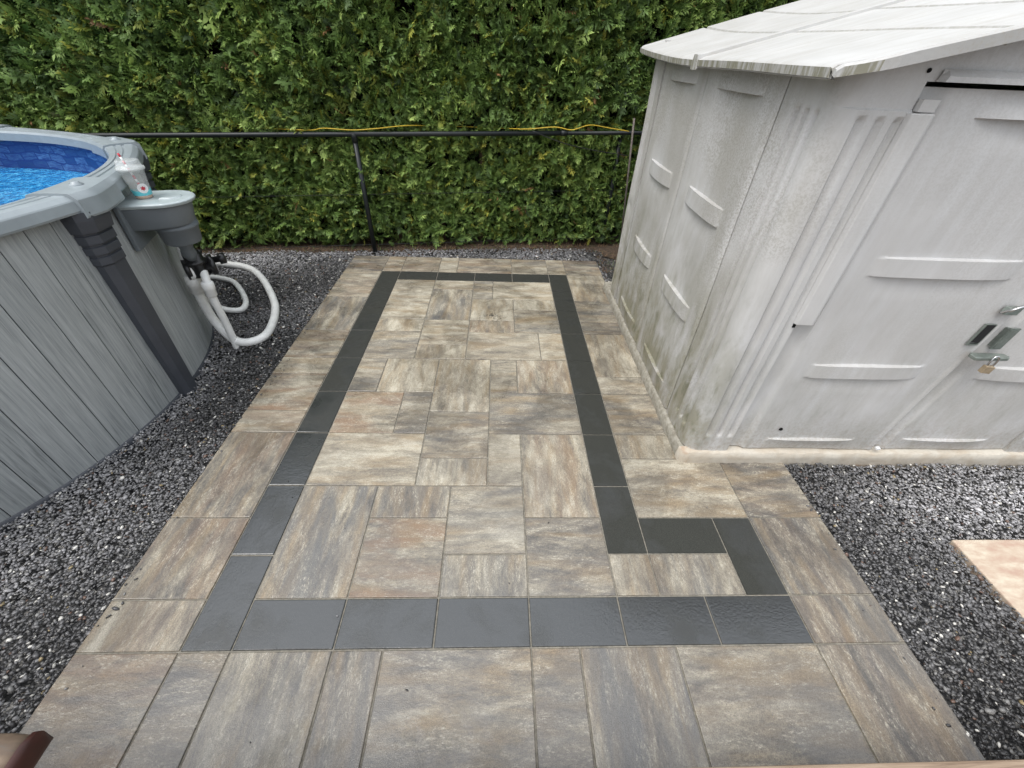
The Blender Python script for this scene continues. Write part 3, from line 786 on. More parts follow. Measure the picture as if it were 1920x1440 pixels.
A0 = math.radians(4.2); SEG = math.radians(45); RI = 8.42
def rail_ring(a, cap=False):
    """cross-section of the top rail at angle a -> list of points, inner lip to outer skirt"""
    # straight chord for the outer line between caps
    rel = (a - A0 + SEG/2) % SEG - SEG/2            # angle from the nearest upright
    mid = SEG/2 - abs(rel)
    Ro = 9.50 * (.5 + .5 * math.cos(SEG/2) / math.cos(mid))
    if cap:
        Ro = Ro + .10; u = 0
    RIa = RI - (.03 if cap else 0)
    e = .05 if cap else 0
    sk_ = 5.80 if cap else 5.93
    pr = [(RIa - e*.4, 5.98 - e), (RIa - e*.4, 6.24 + e*.3), (RIa + .05, 6.31 + e), (RIa + .22, 6.335 + e)]
    Wd = Ro - RIa
    for t, dz in ((.28, 0), (.30, -.03), (.36, -.03), (.38, 0), (.52, .0), (.54, -.03), (.60, -.03), (.62, .0)):
        pr.append((RIa + Wd*t, 6.34 + (0 if cap else dz) + e))
    pr += [(Ro - .17, 6.335 + e), (Ro - .13, 6.325 + e), (Ro - .02, 6.24 + e*.6), (Ro + .0, 6.21 + e*.5), (Ro + .04, sk_ + .07), (Ro + .02, sk_ + .02), (Ro - .06, sk_), (Ro - .10, sk_ + .06)]
    return pr
CAPW = math.radians(5.2)
for k in range(8):
    ac = A0 + SEG * k + math.radians(1.8)
    for cap in (False, True):
        a0, a1 = (ac - CAPW, ac + CAPW) if cap else (ac + CAPW*.6, ac + SEG - CAPW*.6)
        ns = 10 if cap else 16; V = []; F = []; m_ = 0
        for i in range(ns + 1):
            a = a0 + (a1 - a0) * i / ns
            pr = rail_ring(a, cap)
            # caps flare: their seam lines run slanted, narrower at the inner lip
            for j, (r_, z_) in enumerate(pr):
                aj = a
                if cap:
                    tt = j / (len(pr) - 1); sl = 1.10 - .12 * math.sin(min(1, tt*1.4) * math.pi * .5) 
                    aj = ac + (a - ac) * sl
                V.append(pc(r_, aj, z_))
            m_ = len(pr)
        for i in range(ns):
            for j in range(m_ - 1): F.append((i*m_+j, (i+1)*m_+j, (i+1)*m_+j+1, i*m_+j+1))
            F.append((i*m_+m_-1, (i+1)*m_+m_-1, (i+1)*m_, i*m_))
        F.append(tuple(range(m_))[::-1]); F.append(tuple(ns*m_ + j for j in range(m_)))
        o = mk('rail_cap' if cap else 'top_rail', V, F, M['rail'], pool, loc=PB)
        autosmooth(o, 18)
        if cap:
            c = pc(9.0, ac, 6.405)
            mk('cap_knob', *lathe_vf([(.16, -.03), (.16, .0), (.10, .03), (.09, .06), (.03, .07)], c, 16), M['rail'], o, True, loc=c)
# uprights: one mesh, eight copies round the pool
def upright_vf():
    V = []; F = []
    def ring(z, wd, out):
        return [(PR - .02, -wd, z), (PR + out*.55, -wd, z), (PR + out, -wd*.55, z), (PR + out, wd*.55, z), (PR + out*.55, wd, z), (PR - .02, wd, z)]
    prof = [(-.3, .33, .30), (.2, .33, .30), (4.55, .42, .34), (4.60, .46, .38), (4.78, .46, .38), (4.80, .43, .34), (4.86, .43, .34), (4.88, .48, .41), (5.06, .48, .41),
            (5.08, .45, .36), (5.14, .45, .36), (5.16, .50, .44), (5.36, .50, .44), (5.38, .47, .40), (5.43, .47, .40), (5.45, .53, .50), (5.75, .56, .56), (5.95, .56, .56)]
    for z, wd, out in prof: V += ring(z, wd, out)
    for i in range(len(prof) - 1):
        for k in range(6): k2 = (k+1) % 6; F.append((i*6+k, i*6+k2, (i+1)*6+k2, (i+1)*6+k))
    F.append((5,4,3,2,1,0)); n = len(prof) - 1; F.append(tuple(n*6 + k for k in range(6)))
    return V, F
upm = None
for k in range(8):
    if upm is None:
        o = mk('upright', *upright_vf(), M['upright'], pool, False, loc=PB, local=True); upm = o.data
        mo = None
    else:
        o = link(bpy.data.objects.new('upright', upm)); o.parent = pool
    o.rotation_euler = (0, 0, A0 + SEG*k - math.radians(1.0))
# base track
V = []; F = []
for i in range(nseg):
    a = 2*math.pi*i/nseg
    for r_, z_ in ((PR+.01, .03), (PR+.05, .01), (PR+.05, -.3)): V.append(pc(r_, a, z_))
for i in range(nseg):
    j = (i+1) % nseg
    for k in range(2): F.append((3*i+k, 3*i+k+1, 3*j+k+1, 3*j+k))
mk('base_track', V, F, M['upright'], pool, True, loc=PB)

# skimmer, bolted to the pool wall
AS = math.radians(16.5)
def sk(r, t, z):      # r outward from the wall, t sideways
    return (PCX + (PR + r)*math.cos(AS) - t*math.sin(AS), PCY + (PR + r)*math.sin(AS) + t*math.cos(AS), z)
def loft(rings, closed=True):
    V = []; F = []; n = len(rings[0])
    for r_ in rings: V += r_
    for i in range(len(rings) - 1):
        for k in range(n): k2 = (k+1) % n; F.append((i*n+k, i*n+k2, (i+1)*n+k2, (i+1)*n+k))
    F.append(tuple(range(n))[::-1]); F.append(tuple((len(rings)-1)*n + k for k in range(n)))
    return V, F
def dshape(z, w, L, r0=.0, neck=None):
    pts = [sk(r0, -w if neck is None else -neck, z)]
    cx_ = L - w
    if neck is not None: pts.append(sk(cx_*.45, -neck, z))
    for k in range(13):
        t = -math.pi/2 + math.pi * k / 12; pts.append(sk(cx_ + w*math.cos(t), w*math.sin(t), z))
    if neck is not None: pts.append(sk(cx_*.45, neck, z))
    pts.append(sk(r0, w if neck is None else neck, z)); return pts
skm = mk('skimmer', *loft([dshape(4.86, .62, 1.50, neck=.70), dshape(4.93, .66, 1.56, neck=.74), dshape(5.50, .74, 1.68, neck=.82)]), M['skimmer'], pool, loc=sk(0, 0, 5))
bevel(skm, .03); autosmooth(skm, 40)
V, F = loft([[sk(.0, -.95, 4.35), sk(.13, -.95, 4.35), sk(.13, .95, 4.35), sk(.0, .95, 4.35)], [sk(.0, -.95, 5.60), sk(.13, -.95, 5.60), sk(.13, .95, 5.60), sk(.0, .95, 5.60)]])
bevel(mk('faceplate', V, F, M['skimmer'], skm, loc=sk(0, 0, 5)), .03)
V, F = loft([dshape(5.50, .82, 1.78), dshape(5.585, .84, 1.82), dshape(5.62, .80, 1.77)])
bevel(mk('lid', V, F, M['skimlid'], skm, loc=sk(0, 0, 5)), .02)
V, F = loft([dshape(5.622, .28, 1.50, r0=.95), dshape(5.655, .25, 1.46, r0=.98)])
mk('lid_grip', V, F, M['skimlid'], skm, loc=sk(0, 0, 5))
cb = sk(.95, .10, 0)
mk('basket_well', *lathe_vf([(.48, 4.22), (.52, 4.26), (.57, 4.70), (.61, 4.72), (.61, 4.80), (.58, 4.82), (.60, 4.90)], (cb[0], cb[1], 0), 28), M['skimmer'], skm, True, loc=sk(0, 0, 5))
cv = (-4.46, 11.02)
mk('outlet', *tube_vf(catmull([(cb[0], cb[1], 4.25), (cb[0]-.12, cb[1]+.12, 3.9), (cv[0]+.03, cv[1], 3.4)], 5), .2, 14, lambda i: (.24, .24, .21, .21, .19, .19, .22, .22, .18, .18, .2)[min(i, 10)]), M['skimmer'], skm, True, loc=sk(0, 0, 5))
V, F = lathe_vf([(.20, .25), (.24, .24), (.24, .05), (.30, .03), (.30, -.05), (.26, -.07), (.26, -.42), (.20, -.45)], (-4.42, 11.05, 3.30), 18)
add_vf(V, F, *lathe_vf([(.10, -.40), (.30, -.38), (.30, -.26), (.22, -.24), (.22, .24), (.30, .26), (.30, .38), (.1, .40)], (-4.40, 11.12, 3.08), 18, (.75, .6, 0)))
add_vf(V, F, *lathe_vf([(.09, 0), (.09, .30), (.16, .32), (.16, .48), (.05, .5)], (-4.25, 11.3, 3.2), 12, (.9, .5, .05)))
add_vf(V, F, *lathe_vf([(.07, 0), (.07, .22), (.02, .24)], (-4.35, 11.2, 3.35), 8, (.3, .2, 1)))
cvv = Vector((-4.42, 11.08, 3.2)); V = [cvv + (Vector(p) - cvv) * 1.2 for p in V]
mk('valve', V, F, M['black'], skm, True, loc=(-4.4, 11.1, 3.2))

def hose(name, pts, r, label, collars=(), parent=None):
    P = catmull(pts, 10)
    # the ribbed skin of a spiral hose: radius alternates every ring, dense rings
    L = [0]
    for i in range(1, len(P)): L.append(L[-1] + (P[i]-P[i-1]).length)
    n = int(L[-1] / .055); Q = []; j = 0
    for i in range(n + 1):
        s = L[-1] * i / n
        while j < len(L) - 2 and L[j+1] < s: j += 1
        t = (s - L[j]) / max(1e-6, L[j+1] - L[j]); Q.append(P[j].lerp(P[j+1], t))
    o = mk(name, *tube_vf(Q, r, 12, lambda i: r * (1.0 if i % 2 else .955)), M['hose'], None, True, loc=pts[-1])
    tag(o, label, 'hose')
    for (a, b, rr_) in collars:
        a = Vector(a); b = Vector(b)
        mk('fitting', *lathe_vf([(rr_*.85, 0), (rr_, .03), (rr_, (b-a).length*.45), (rr_*1.12, (b-a).length*.5), (rr_*1.12, (b-a).length*.9), (rr_*.9, (b-a).length)], a, 16, (b-a)), M['hose'], o, True, loc=pts[-1])
    return o
hose('hose', [(-12, 18.9, .1), (-8.95, 18.29, .1), (-7.07, 17.84, .1), (-5.7, 16.61, .1), (-4.19, 14.4, .1), (-3.51, 12.94, .1), (-3.2, 11.44, .1), (-3.56, 10.83, .1), (-4.12, 10.77, .22), (-4.70, 11.02, .8), (-4.84, 11.06, 1.5), (-4.8, 11.0, 2.1), (-4.66, 10.87, 2.62), (-4.66, 10.92, 2.85), (-4.52, 11.06, 3.0)],
     .165, 'long white pool hose in a big loop on the gravel, rising to the black valve', [((-4.80, 11.0, 2.15), (-4.66, 10.9, 2.85), .22), ((-4.45, 11.10, 3.02), (-4.74, 10.88, 3.0), .32)])
hose('hose', [(-4.1, 10.7, -.15), (-4.11, 10.72, 1.0), (-4.07, 10.62, 2.1), (-4.05, 10.66, 2.7), (-4.25, 11.0, 3.0)], .135,
     'straight white hose standing upright from the gravel to the valve', [((-4.07, 10.62, 2.2), (-4.05, 10.64, 2.75), .18)])
hose('hose', [(-12, 17.6, .1), (-10, 17.0, .1), (-8.45, 16.6, .1), (-7.75, 16.51, .1), (-6.7, 15.96, .1), (-5.43, 14.34, .1), (-5.12, 13.45, .1), (-5.48, 13.2, .15), (-5.85, 12.9, .5), (-5.5, 12.1, 1.3), (-4.9, 11.4, 2.3), (-4.6, 11.1, 2.8)], .125,
     'white hose in a small loop lying inside the bigger loop')
hose('hose', [(-5.35, 12.05, 4.6), (-5.1, 11.6, 4.25), (-4.88, 11.3, 3.8), (-4.72, 11.05, 3.35), (-4.62, 11.0, 3.1)], .13,
     'short white hose running down the pool wall behind the skimmer')

# cup on the skimmer lid
CUP = Vector((-4.42, 10.28, 5.625))
s_ = NT('clear_plastic'); tr_ = s_.n('ShaderNodeBsdfTransparent'); tr_.inputs[0].default_value = (.97,.98,.98,1)
s_.set(base=(.8,.82,.82), rough=.08, spec=.8); mx_ = s_.n('ShaderNodeMixShader'); mx_.inputs[0].default_value = .30
s_.l(tr_.outputs[0], mx_.inputs[1]); s_.l(s_.b.outputs[0], mx_.inputs[2]); s_.l(mx_.outputs[0], s_.t.nodes['Material Output'].inputs['Surface']); M['clear'] = s_.m
M['cyan'] = simple('cup_print_cyan', (.13,.55,.62), .35, var=.15, scale=60)
M['juice'] = simple('orange_drink', (.55,.30,.16), .25, var=.1)
M['white'] = simple('white_print', (.78,.78,.78), .4, var=.03)
M['red'] = simple('red_print', (.5,.03,.05), .4, var=.03)
cup = empty('drink_cup', CUP, 'clear plastic cup with striped straw standing on the skimmer lid', 'cup')
def cupr(h): return .215 + .085 * h / .78
prof = [(cupr(h), h) for h in (0, .1, .2, .4, .6, .74)]
mk('cup_body', *lathe_vf(prof + [(.325, .75), (.325, .78)], CUP, 28), M['clear'], cup, True, loc=CUP)
mk('drink', *lathe_vf([(.20, .012), (.212, .05), (.214, .07)], CUP, 24), M['juice'], cup, True, loc=CUP)
V = []; F = []
for i in range(25):
    a = 2*math.pi*i/24
    for h in (.10, .24 + .03*math.sin(a*2)): V.append(CUP + Vector((math.cos(a)*(cupr(h)+.004), math.sin(a)*(cupr(h)+.004), h)))
for i in range(24): F.append((2*i, 2*i+2, 2*i+3, 2*i+1))
mk('print_band', V, F, M['cyan'], cup, True, loc=CUP)
dcam = Vector((CAM_POS.x/U - CUP.x, CAM_POS.y/U - CUP.y, 0)).normalized(); a_c = math.atan2(dcam.y, dcam.x)
def badge(name, rad, off, mat, ns=18, star=False):
    V = [CUP + Vector((math.cos(a_c+.25)*(cupr(.3)+off), math.sin(a_c+.25)*(cupr(.3)+off), .30))]
    for i in range(ns):
        t = 2*math.pi*i/ns; rr_ = rad * ((1 if i % 2 else .55) if star else 1); h = .30 + rr_*math.sin(t); aa = a_c + .25 + rr_*math.cos(t)/cupr(h)
        V.append(CUP + Vector((math.cos(aa)*(cupr(h)+off), math.sin(aa)*(cupr(h)+off), h)))
    F = [(0, 1+i, 1+(i+1) % ns) for i in range(ns)]
    mk(name, V, F, mat, cup, loc=CUP)
badge('print_disc', .135, .008, M['white']); badge('print_mark', .07, .012, M['red'], 12, True)
mk('cup_lid', *lathe_vf([(.33, .77), (.345, .78), (.345, .84), (.31, .85), (.285, 1.0), (.27, 1.02), (.20, 1.025)], CUP, 28), M['clear'], cup, True, loc=CUP)
mk('lid_rim', *lathe_vf([(.315, .835), (.35, .84), (.35, .775), (.325, .77)], CUP, 28), M['clear'], cup, True, loc=CUP)
st0 = CUP + Vector((.14, -.06, .05)); st1 = CUP + Vector((-.20, .08, 1.16)); nst = 12
straw = None
for i in range(nst):
    a = st0.lerp(st1, i/nst); b = st0.lerp(st1, (i+1)/nst)
    m_ = M['red'] if i % 2 else M['white']
    if i == 0: straw = mk('straw', *tube_vf([a, b], .028, 10), m_, cup, True, loc=CUP)
    else: mk('straw_stripe', *tube_vf([a, b], .028, 10), m_, straw, True, loc=CUP)

# ------------------------------------------------------------------ shed pad
pad = empty('shed_base', (17, 10, 0), 'low pad wrapped in stained white membrane under the shed', 'shed base')
V = []; F = []; n = 120
for i in range(n + 1):
    x = 11.95 + 12.5 * i / n; w_ = .02*math.sin(i*.55) + .015*math.sin(i*1.7)
    V += [(x, 5.3, .45), (x, 4.90, .445 + w_*.5), (x, 4.865 + w_*.4, .43 + w_*.5), (x, 4.85 + w_*.5, .22), (x, 4.86 - w_*.5, .0), (x, 4.88, -.25)]
for i in range(n):
    for k in range(5): F.append((i*6+k, (i+1)*6+k, (i+1)*6+k+1, i*6+k+1)[::-1])
o = mk('membrane_edge', V, F, M['felt'], pad, True, loc=(17, 10, 0))
V = []; F = []; n = 120
for i in range(n + 1):
    y = 5.08 + 11.32 * i / n; w_ = .018*math.sin(i*.31) + .010*math.sin(i*.9)
    V += [(12.3, y, .40), (11.78, y, .40 + w_*.4), (11.73 + w_*.5, y, .36), (11.70 + w_*.7, y, .12), (11.72 + w_*.5, y, -.2)]
# rounded corner joining the two edges
for k in range(9):
    t = math.pi/2 * k / 8
    V_ = []
for i in range(n):
    for k in range(4): F.append((i*5+k, (i+1)*5+k, (i+1)*5+k+1, i*5+k+1))
mk('side_edge', V, F, M['padgrey'], pad, True, loc=(17, 10, 0))
V = []; F = []
for k in range(13):
    t = math.pi + math.pi/2 * k / 12; cx_, cy_ = 11.96, 5.12
    for r_, z_ in ((.0, .45), (.22, .445), (.255, .43), (.27, .22), (.26, -.2)):
        V.append((cx_ + r_*math.cos(t), cy_ + r_*math.sin(t), z_))
for k in range(12):
    for j in range(4): F.append((k*5+j, k*5+5+j, k*5+6+j, k*5+1+j)[::-1])
mk('membrane_corner', V, F, M['felt'], pad, True, loc=(17, 10, 0))
mk('pad_core', *box_vf(11.95, 24.2, 5.0, 16.4, -.29, .42), M['padgrey'], pad, loc=(17, 10, 0))

# ------------------------------------------------------------------ shed
shed = empty('storage_shed', (17.45, 10, .42), 'weathered grey plastic garden shed with double doors and mossy eave', 'shed')
SB = (17.45, 10, .42)
def lin_keys(a, b, step, keys=()):
    s = list(np.arange(a, b, step)) + [b]
    for k in keys:
        for d_ in (-.012, .012): 
            if a < k + d_ < b: s.append(k + d_)
    s = sorted(s); out = [s[0]]
    for x in s[1:]:
        if x - out[-1] > .006: out.append(x)
    return out
def panel(name, path, ss, zs, disp, ztop=None, thick=.18, parent=shed, mat=None):
    """a moulded skin: path(s)->(x,y,nx,ny); disp(s,z)= relief outwards; returned as one closed shell"""
    V = []; F = []; n = len(zs)
    for s in ss:
        x, y, nx_, ny_ = path(s)
        zt = ztop(x, y) if ztop else None
        for z in zs:
            zz = z if zt is None else zs[0] + (z - zs[0]) * (zt - zs[0]) / (zs[-1] - zs[0]) if z > 9.0 or True and zt is None else z
            if zt is not None: zz = z if z < 9.0 else 9.0 + (z - 9.0) * (zt - 9.0) / (zs[-1] - 9.0)
            d_ = disp(s, zz); V.append((x + nx_*d_, y + ny_*d_, zz))
    m_ = len(ss)
    for i in range(m_ - 1):
        for k in range(n - 1): F.append((i*n+k, (i+1)*n+k, (i+1)*n+k+1, i*n+k+1))
    # edges turned back
    b0 = len(V)
    for s in ss:
        x, y, nx_, ny_ = path(s); V.append((x - nx_*thick, y - ny_*thick, zs[0]))
    for i in range(m_ - 1): F.append((i*n, b0+i, b0+i+1, (i+1)*n))
    for end, fl in ((0, False), (m_-1, True)):
        x, y, nx_, ny_ = path(ss[end]); c0 = len(V)
        for k in range(n):
            V.append((x - nx_*thick, y - ny_*thick, V[end*n+k][2]))
        for k in range(n-1):
            q = (end*n+k, end*n+k+1, c0+k+1, c0+k); F.append(q[::-1] if fl else q)
    o = mk(name, V, F, mat or M['shed'], parent, loc=SB)
    return autosmooth(o, 38)

def bulge(x, z, seed=0): return .012*math.sin(x*1.9+seed) + .010*math.sin(z*1.3+x*.7+seed*2)
def bar(s, z, s0, s1, zt, zb, A, updecay=None, dndecay=None):
    if s <= s0 or s >= s1: return 0
    t = (s - s0) / (s1 - s0) * 2 - 1; a = A * (1 - t*t) ** .6
    if updecay:                       # sharp undercut at zb, easing away upwards
        if z < zb: return -.5 * a * max(0, 1 - (zb - z)/.5)
        return a * max(0, 1 - (z - zb) / updecay) ** 1.2
    if dndecay:                       # ledge at zt, easing away downwards
        if z > zt: return 0
        return a * max(0, 1 - (zt - z) / dndecay) ** 1.1
    if zb <= z <= zt: return a
    if z < zb: return -.4 * a * max(0, 1 - (zb - z)/.5)
    return 0
def four_bars(s, z, s0, s1, A, top=8.86, d=0):
    return (bar(s, z, s0, s1, 9.5, top, A, updecay=.9) + bar(s, z, s0, s1, 6.55 + d, 6.10 + d, A)
            + bar(s, z, s0, s1, 3.80 + d, 3.34 + d, A) + bar(s, z, s0, s1, 1.05, 0, A, dndecay=.75))
ZK = [8.86, 6.55, 6.10, 3.80, 3.34, 1.05]
zs_side = lin_keys(.44, 9.42, .11, ZK)
def side_top(x, y): return 9.42 + (.27 * max(0, (y-10.6)/5.8)**2)
def side_path(s): return (11.82, s, -1, 0)
def mk_side(name, y0, y1, b0, b1):
    ks = [b0, b1]
    ss = sorted(lin_keys(y0 + .012, y1 - .012, .09, ks), reverse=True)
    def disp(s, z):
        e = min(s - y0, y1 - s); edge = -.05 * max(0, 1 - e/.10)
        return edge + bulge(s, z, y0) + four_bars(s, z, b0, b1, .115) - .05*math.exp(-((s-(b0+b1)/2)/1.6)**2)*0
    panel(name, side_path, ss, zs_side, disp, side_top)
mk_side('side_panel', 6.75, 10.68, 7.42, 9.80)
mk_side('side_panel', 10.68, 14.45, 11.28, 13.62)
# front corner panel: flank -> rounded corner -> front
L1, Rc = 6.75 - 5.40, .42; L2 = L1 + Rc*math.pi/2; L3 = L2 + (13.10 - 12.24)
def corner_path(s):
    if s <= L1: return (11.82, 6.75 - s, -1, 0)
    if s <= L2:
        t = (s - L1) / Rc; return (12.24 - Rc*math.cos(t), 5.40 - Rc*math.sin(t), -math.cos(t), -math.sin(t))
    return (12.24 + (s - L2), 4.98, 0, -1)
def groove(s, c, z, top=8.82, bot=.95, w=.085, dpt=.085):
    if abs(s - c) > w: return 0
    m_ = math.cos((s-c)/w*math.pi/2)
    e = min((top - z)/.09, (z - bot)/.09)
    if e <= 0: return 0
    return -dpt * min(1, e) * m_
def s_front(x): return L2 + x - 12.24
ss = lin_keys(.012, L3, .042)
def corner_disp(s, z):
    e = min(s, 9); d_ = -.05 * max(0, 1 - e/.10)
    for yy in (6.11, 5.82, 5.53): d_ += groove(s, 6.75 - yy, z, dpt=.12)
    for xx in (12.31, 12.63, 12.95): d_ += groove(s, s_front(xx), z, 8.80, 1.02)
    d_ += bulge(s, z, 3)
    if z > 8.885: d_ -= .035 * min(1, max(0, (s - L1 - .25)/.2))
    return d_
def rooft(x, y=4.9):
    xx = x if x < 17.45 else 34.9 - x
    return 9.45 + .225 * (xx - 11.4)
panel('corner_panel', corner_path, ss, lin_keys(.44, 9.42, .11, [8.885, 8.80, .98, 8.72, 1.05]), corner_disp,
      lambda x, y: max(9.40, rooft(x) - .20) if y < 5.2 else 9.42)
# back corner panel with fine ridges, wrapping to the back wall
def bpath(s):
    if s <= 1.15: return (11.82, 15.60 - s + 0, -1, 0)
    return (11.82, 14.45, -1, 0)
ss = [14.45 + .012 + i*.035 for i in range(int(1.25/.035))]
def bp2(s):
    if s < 15.45: return (11.82, s, -1, 0)
    t = min(1, (s - 15.45)/.6) * math.pi/2
    return (11.82 + .42*(1-math.cos(t)), 15.45 + .45*math.sin(t), -math.cos(t), math.sin(t))
ss = sorted([14.462 + i*.042 for i in range(int((16.05-14.462)/.042)+1)], reverse=True)
def bdisp(s, z):
    d_ = bulge(s, z, 5)
    for c in (14.95, 15.18, 15.41, 15.64): d_ += groove(s, c, z, 9.05, 4.9, .07, .06) + groove(s, c, z, 4.6, .95, .07, .06)
    return d_
panel('corner_panel', bp2, ss, lin_keys(.44, 9.42, .11), bdisp, side_top)
# hidden walls close the shed so its inside is dark
mk('back_wall', *box_vf(12.1, 23.0, 15.75, 15.9, .43, 9.9), M['shed'], shed, loc=SB)
mk('side_wall', *box_vf(22.9, 23.08, 5.05, 15.8, .43, 9.3), M['shed'], shed, loc=SB)
mk('shed_floor', *box_vf(12.0, 22.95, 5.2, 15.7, .43, .52), M['dark'], shed, loc=SB)
# right corner panel of the front
panel('corner_panel', lambda s: (s, 4.98, 0, -1), lin_keys(21.80, 23.1, .045), lin_keys(.44, 9.42, .11, [8.885, 8.80, .98]),
      lambda s, z: bulge(s, z, 9) + sum(groove(s, c, z, 8.80, 1.02) for c in (21.95, 22.27, 22.59)), lambda x, y: max(9.3, rooft(x) - .2))
# doors
def seam(z): return 17.45 + .72 * min(z, 5.6) / 5.6
def door(name, left, right, bars, edge_l, edge_r, disp_extra):
    zs = lin_keys(.50, 9.21, .11, [8.81, 6.38, 5.96, 3.60, 3.20, .93]); us = np.linspace(0, 1, 74); V = []; F = []; n = len(zs)
    for u in us:
        for z in zs:
            x0, x1 = left(z), right(z); x = x0 + (x1 - x0)*u
            d_ = bulge(x, z, 7)*1.3 + disp_extra(x, z, x0, x1)
            d_ += bar(x, z, *bars[0], 9.5, 8.81, .13, updecay=.35) + bar(x, z, *bars[1], 6.38, 5.96, .11) + bar(x, z, *bars[2], 3.60, 3.20, .11) + bar(x, z, *bars[3], .93, 0, .11, dndecay=.42)
            V.append((x, 5.03 - d_, z))
    for i in range(len(us)-1):
        for k in range(n-1): F.append((i*n+k, (i+1)*n+k, (i+1)*n+k+1, i*n+k+1))
    b0 = len(V); 
    for i, u in enumerate(us):
        for k in (0, n-1):
            p = V[i*n+k]; V.append((p[0], 5.28, p[2]))
    for i in range(len(us)-1):
        F.append((i*n, b0+2*i, b0+2*i+2, (i+1)*n)); F.append((i*n+n-1, (i+1)*n+n-1, b0+2*i+3, b0+2*i+1))
    for e in (0, len(us)-1):
        c0 = len(V)
        for k in range(n): p = V[e*n+k]; V.append((p[0], 5.28, p[2]))
        for k in range(n-1):
            q = (e*n+k, e*n+k+1, c0+k+1, c0+k); F.append(q if e == 0 else q[::-1])
    o = mk(name, V, F, M['shed'], shed, loc=SB); return autosmooth(o, 38)
def ex1(x, z, x0, x1):
    d_ = 0
    if x < 13.50: d_ -= .09                      # rebate beside the corner panel
    elif x < 13.60: d_ -= .09 * (13.60 - x)/.10
    e = x1 - x
    if e < .10: d_ += .03
    return d_
def ex2(x, z, x0, x1):
    e = x - x0
    return -.30 * max(0, 1 - e/.40)**.8
d1 = door('door', lambda z: 13.13, lambda z: seam(z) - .02, [(14.3, 17.0), (14.15, 17.3), (14.12, 17.05), (14.1, 16.75)], 0, 0, ex1)
d2 = door('door', lambda z: seam(z) + .012, lambda z: 21.77, [(18.8, 21.3), (18.75, 21.3), (18.68, 21.2), (18.25, 20.9)], 0, 0, ex2)
# casing strip beside the upper half of the door, a black block stands for the shade in the step below
V, F = loft([[(13.02, 4.96, z), (13.06, 4.88, z), (13.40, 4.86, z), (13.47, 4.90, z), (13.47, 4.99, z), (13.02, 5.02, z)] for z in (4.80, 4.86, 8.86)])
o = mk('door_casing', V, F, M['shed'], shed, loc=SB); bevel(o, .02)
V, F = loft([[(13.12, 4.98, z), (13.14, 4.91, z), (13.40, 4.90, z), (13.44, 4.92, z), (13.44, 5.0, z), (13.12, 5.02, z)] for z in (8.88, 9.05)])
mk('casing_block', V, F, M['shed'], shed, loc=SB)
mk('notch_shade', *box_vf(13.04, 13.10, 4.945, 4.975, 4.70, 4.80), M['dark'], shed, loc=SB)
# gable above the doors
V = []; F = []
xs = list(np.linspace(13.095, 17.45, 14)) + list(np.linspace(17.9, 21.8, 9))
for x in xs:
    for z, dy in ((9.28, 0), (9.33, .0), (rooft(x) - .12, .0)): V.append((x, 5.015 - .5*bulge(x, z, 3) - dy, max(z, 9.28)))
nV = len(V)
for x in xs:
    V += [(x, 5.3, 9.28), (x, 5.3, rooft(x) - .12)]
for i in range(len(xs)-1):
    for k in range(2): F.append((i*3+k, (i+1)*3+k, (i+1)*3+k+1, i*3+k+1))
    F.append((i*3, nV+2*i, nV+2*i+2, (i+1)*3))
gb = autosmooth(mk('gable_panel', V, F, M['shed'], shed, loc=SB), 38)
V, F = loft([[(13.22, 4.97, 9.285), (13.26, 4.84, 9.285), (21.7, 4.84, 9.285), (21.74, 4.97, 9.285)], [(13.25, 4.97, 9.37), (13.30, 4.85, 9.36), (21.66, 4.85, 9.36), (21.7, 4.97, 9.37)],
             [(13.27, 4.975, 9.45), (13.32, 4.94, 9.43), (21.64, 4.94, 9.43), (21.68, 4.975, 9.45)]])
mk('lintel', V, F, M['shed'], gb, loc=SB)
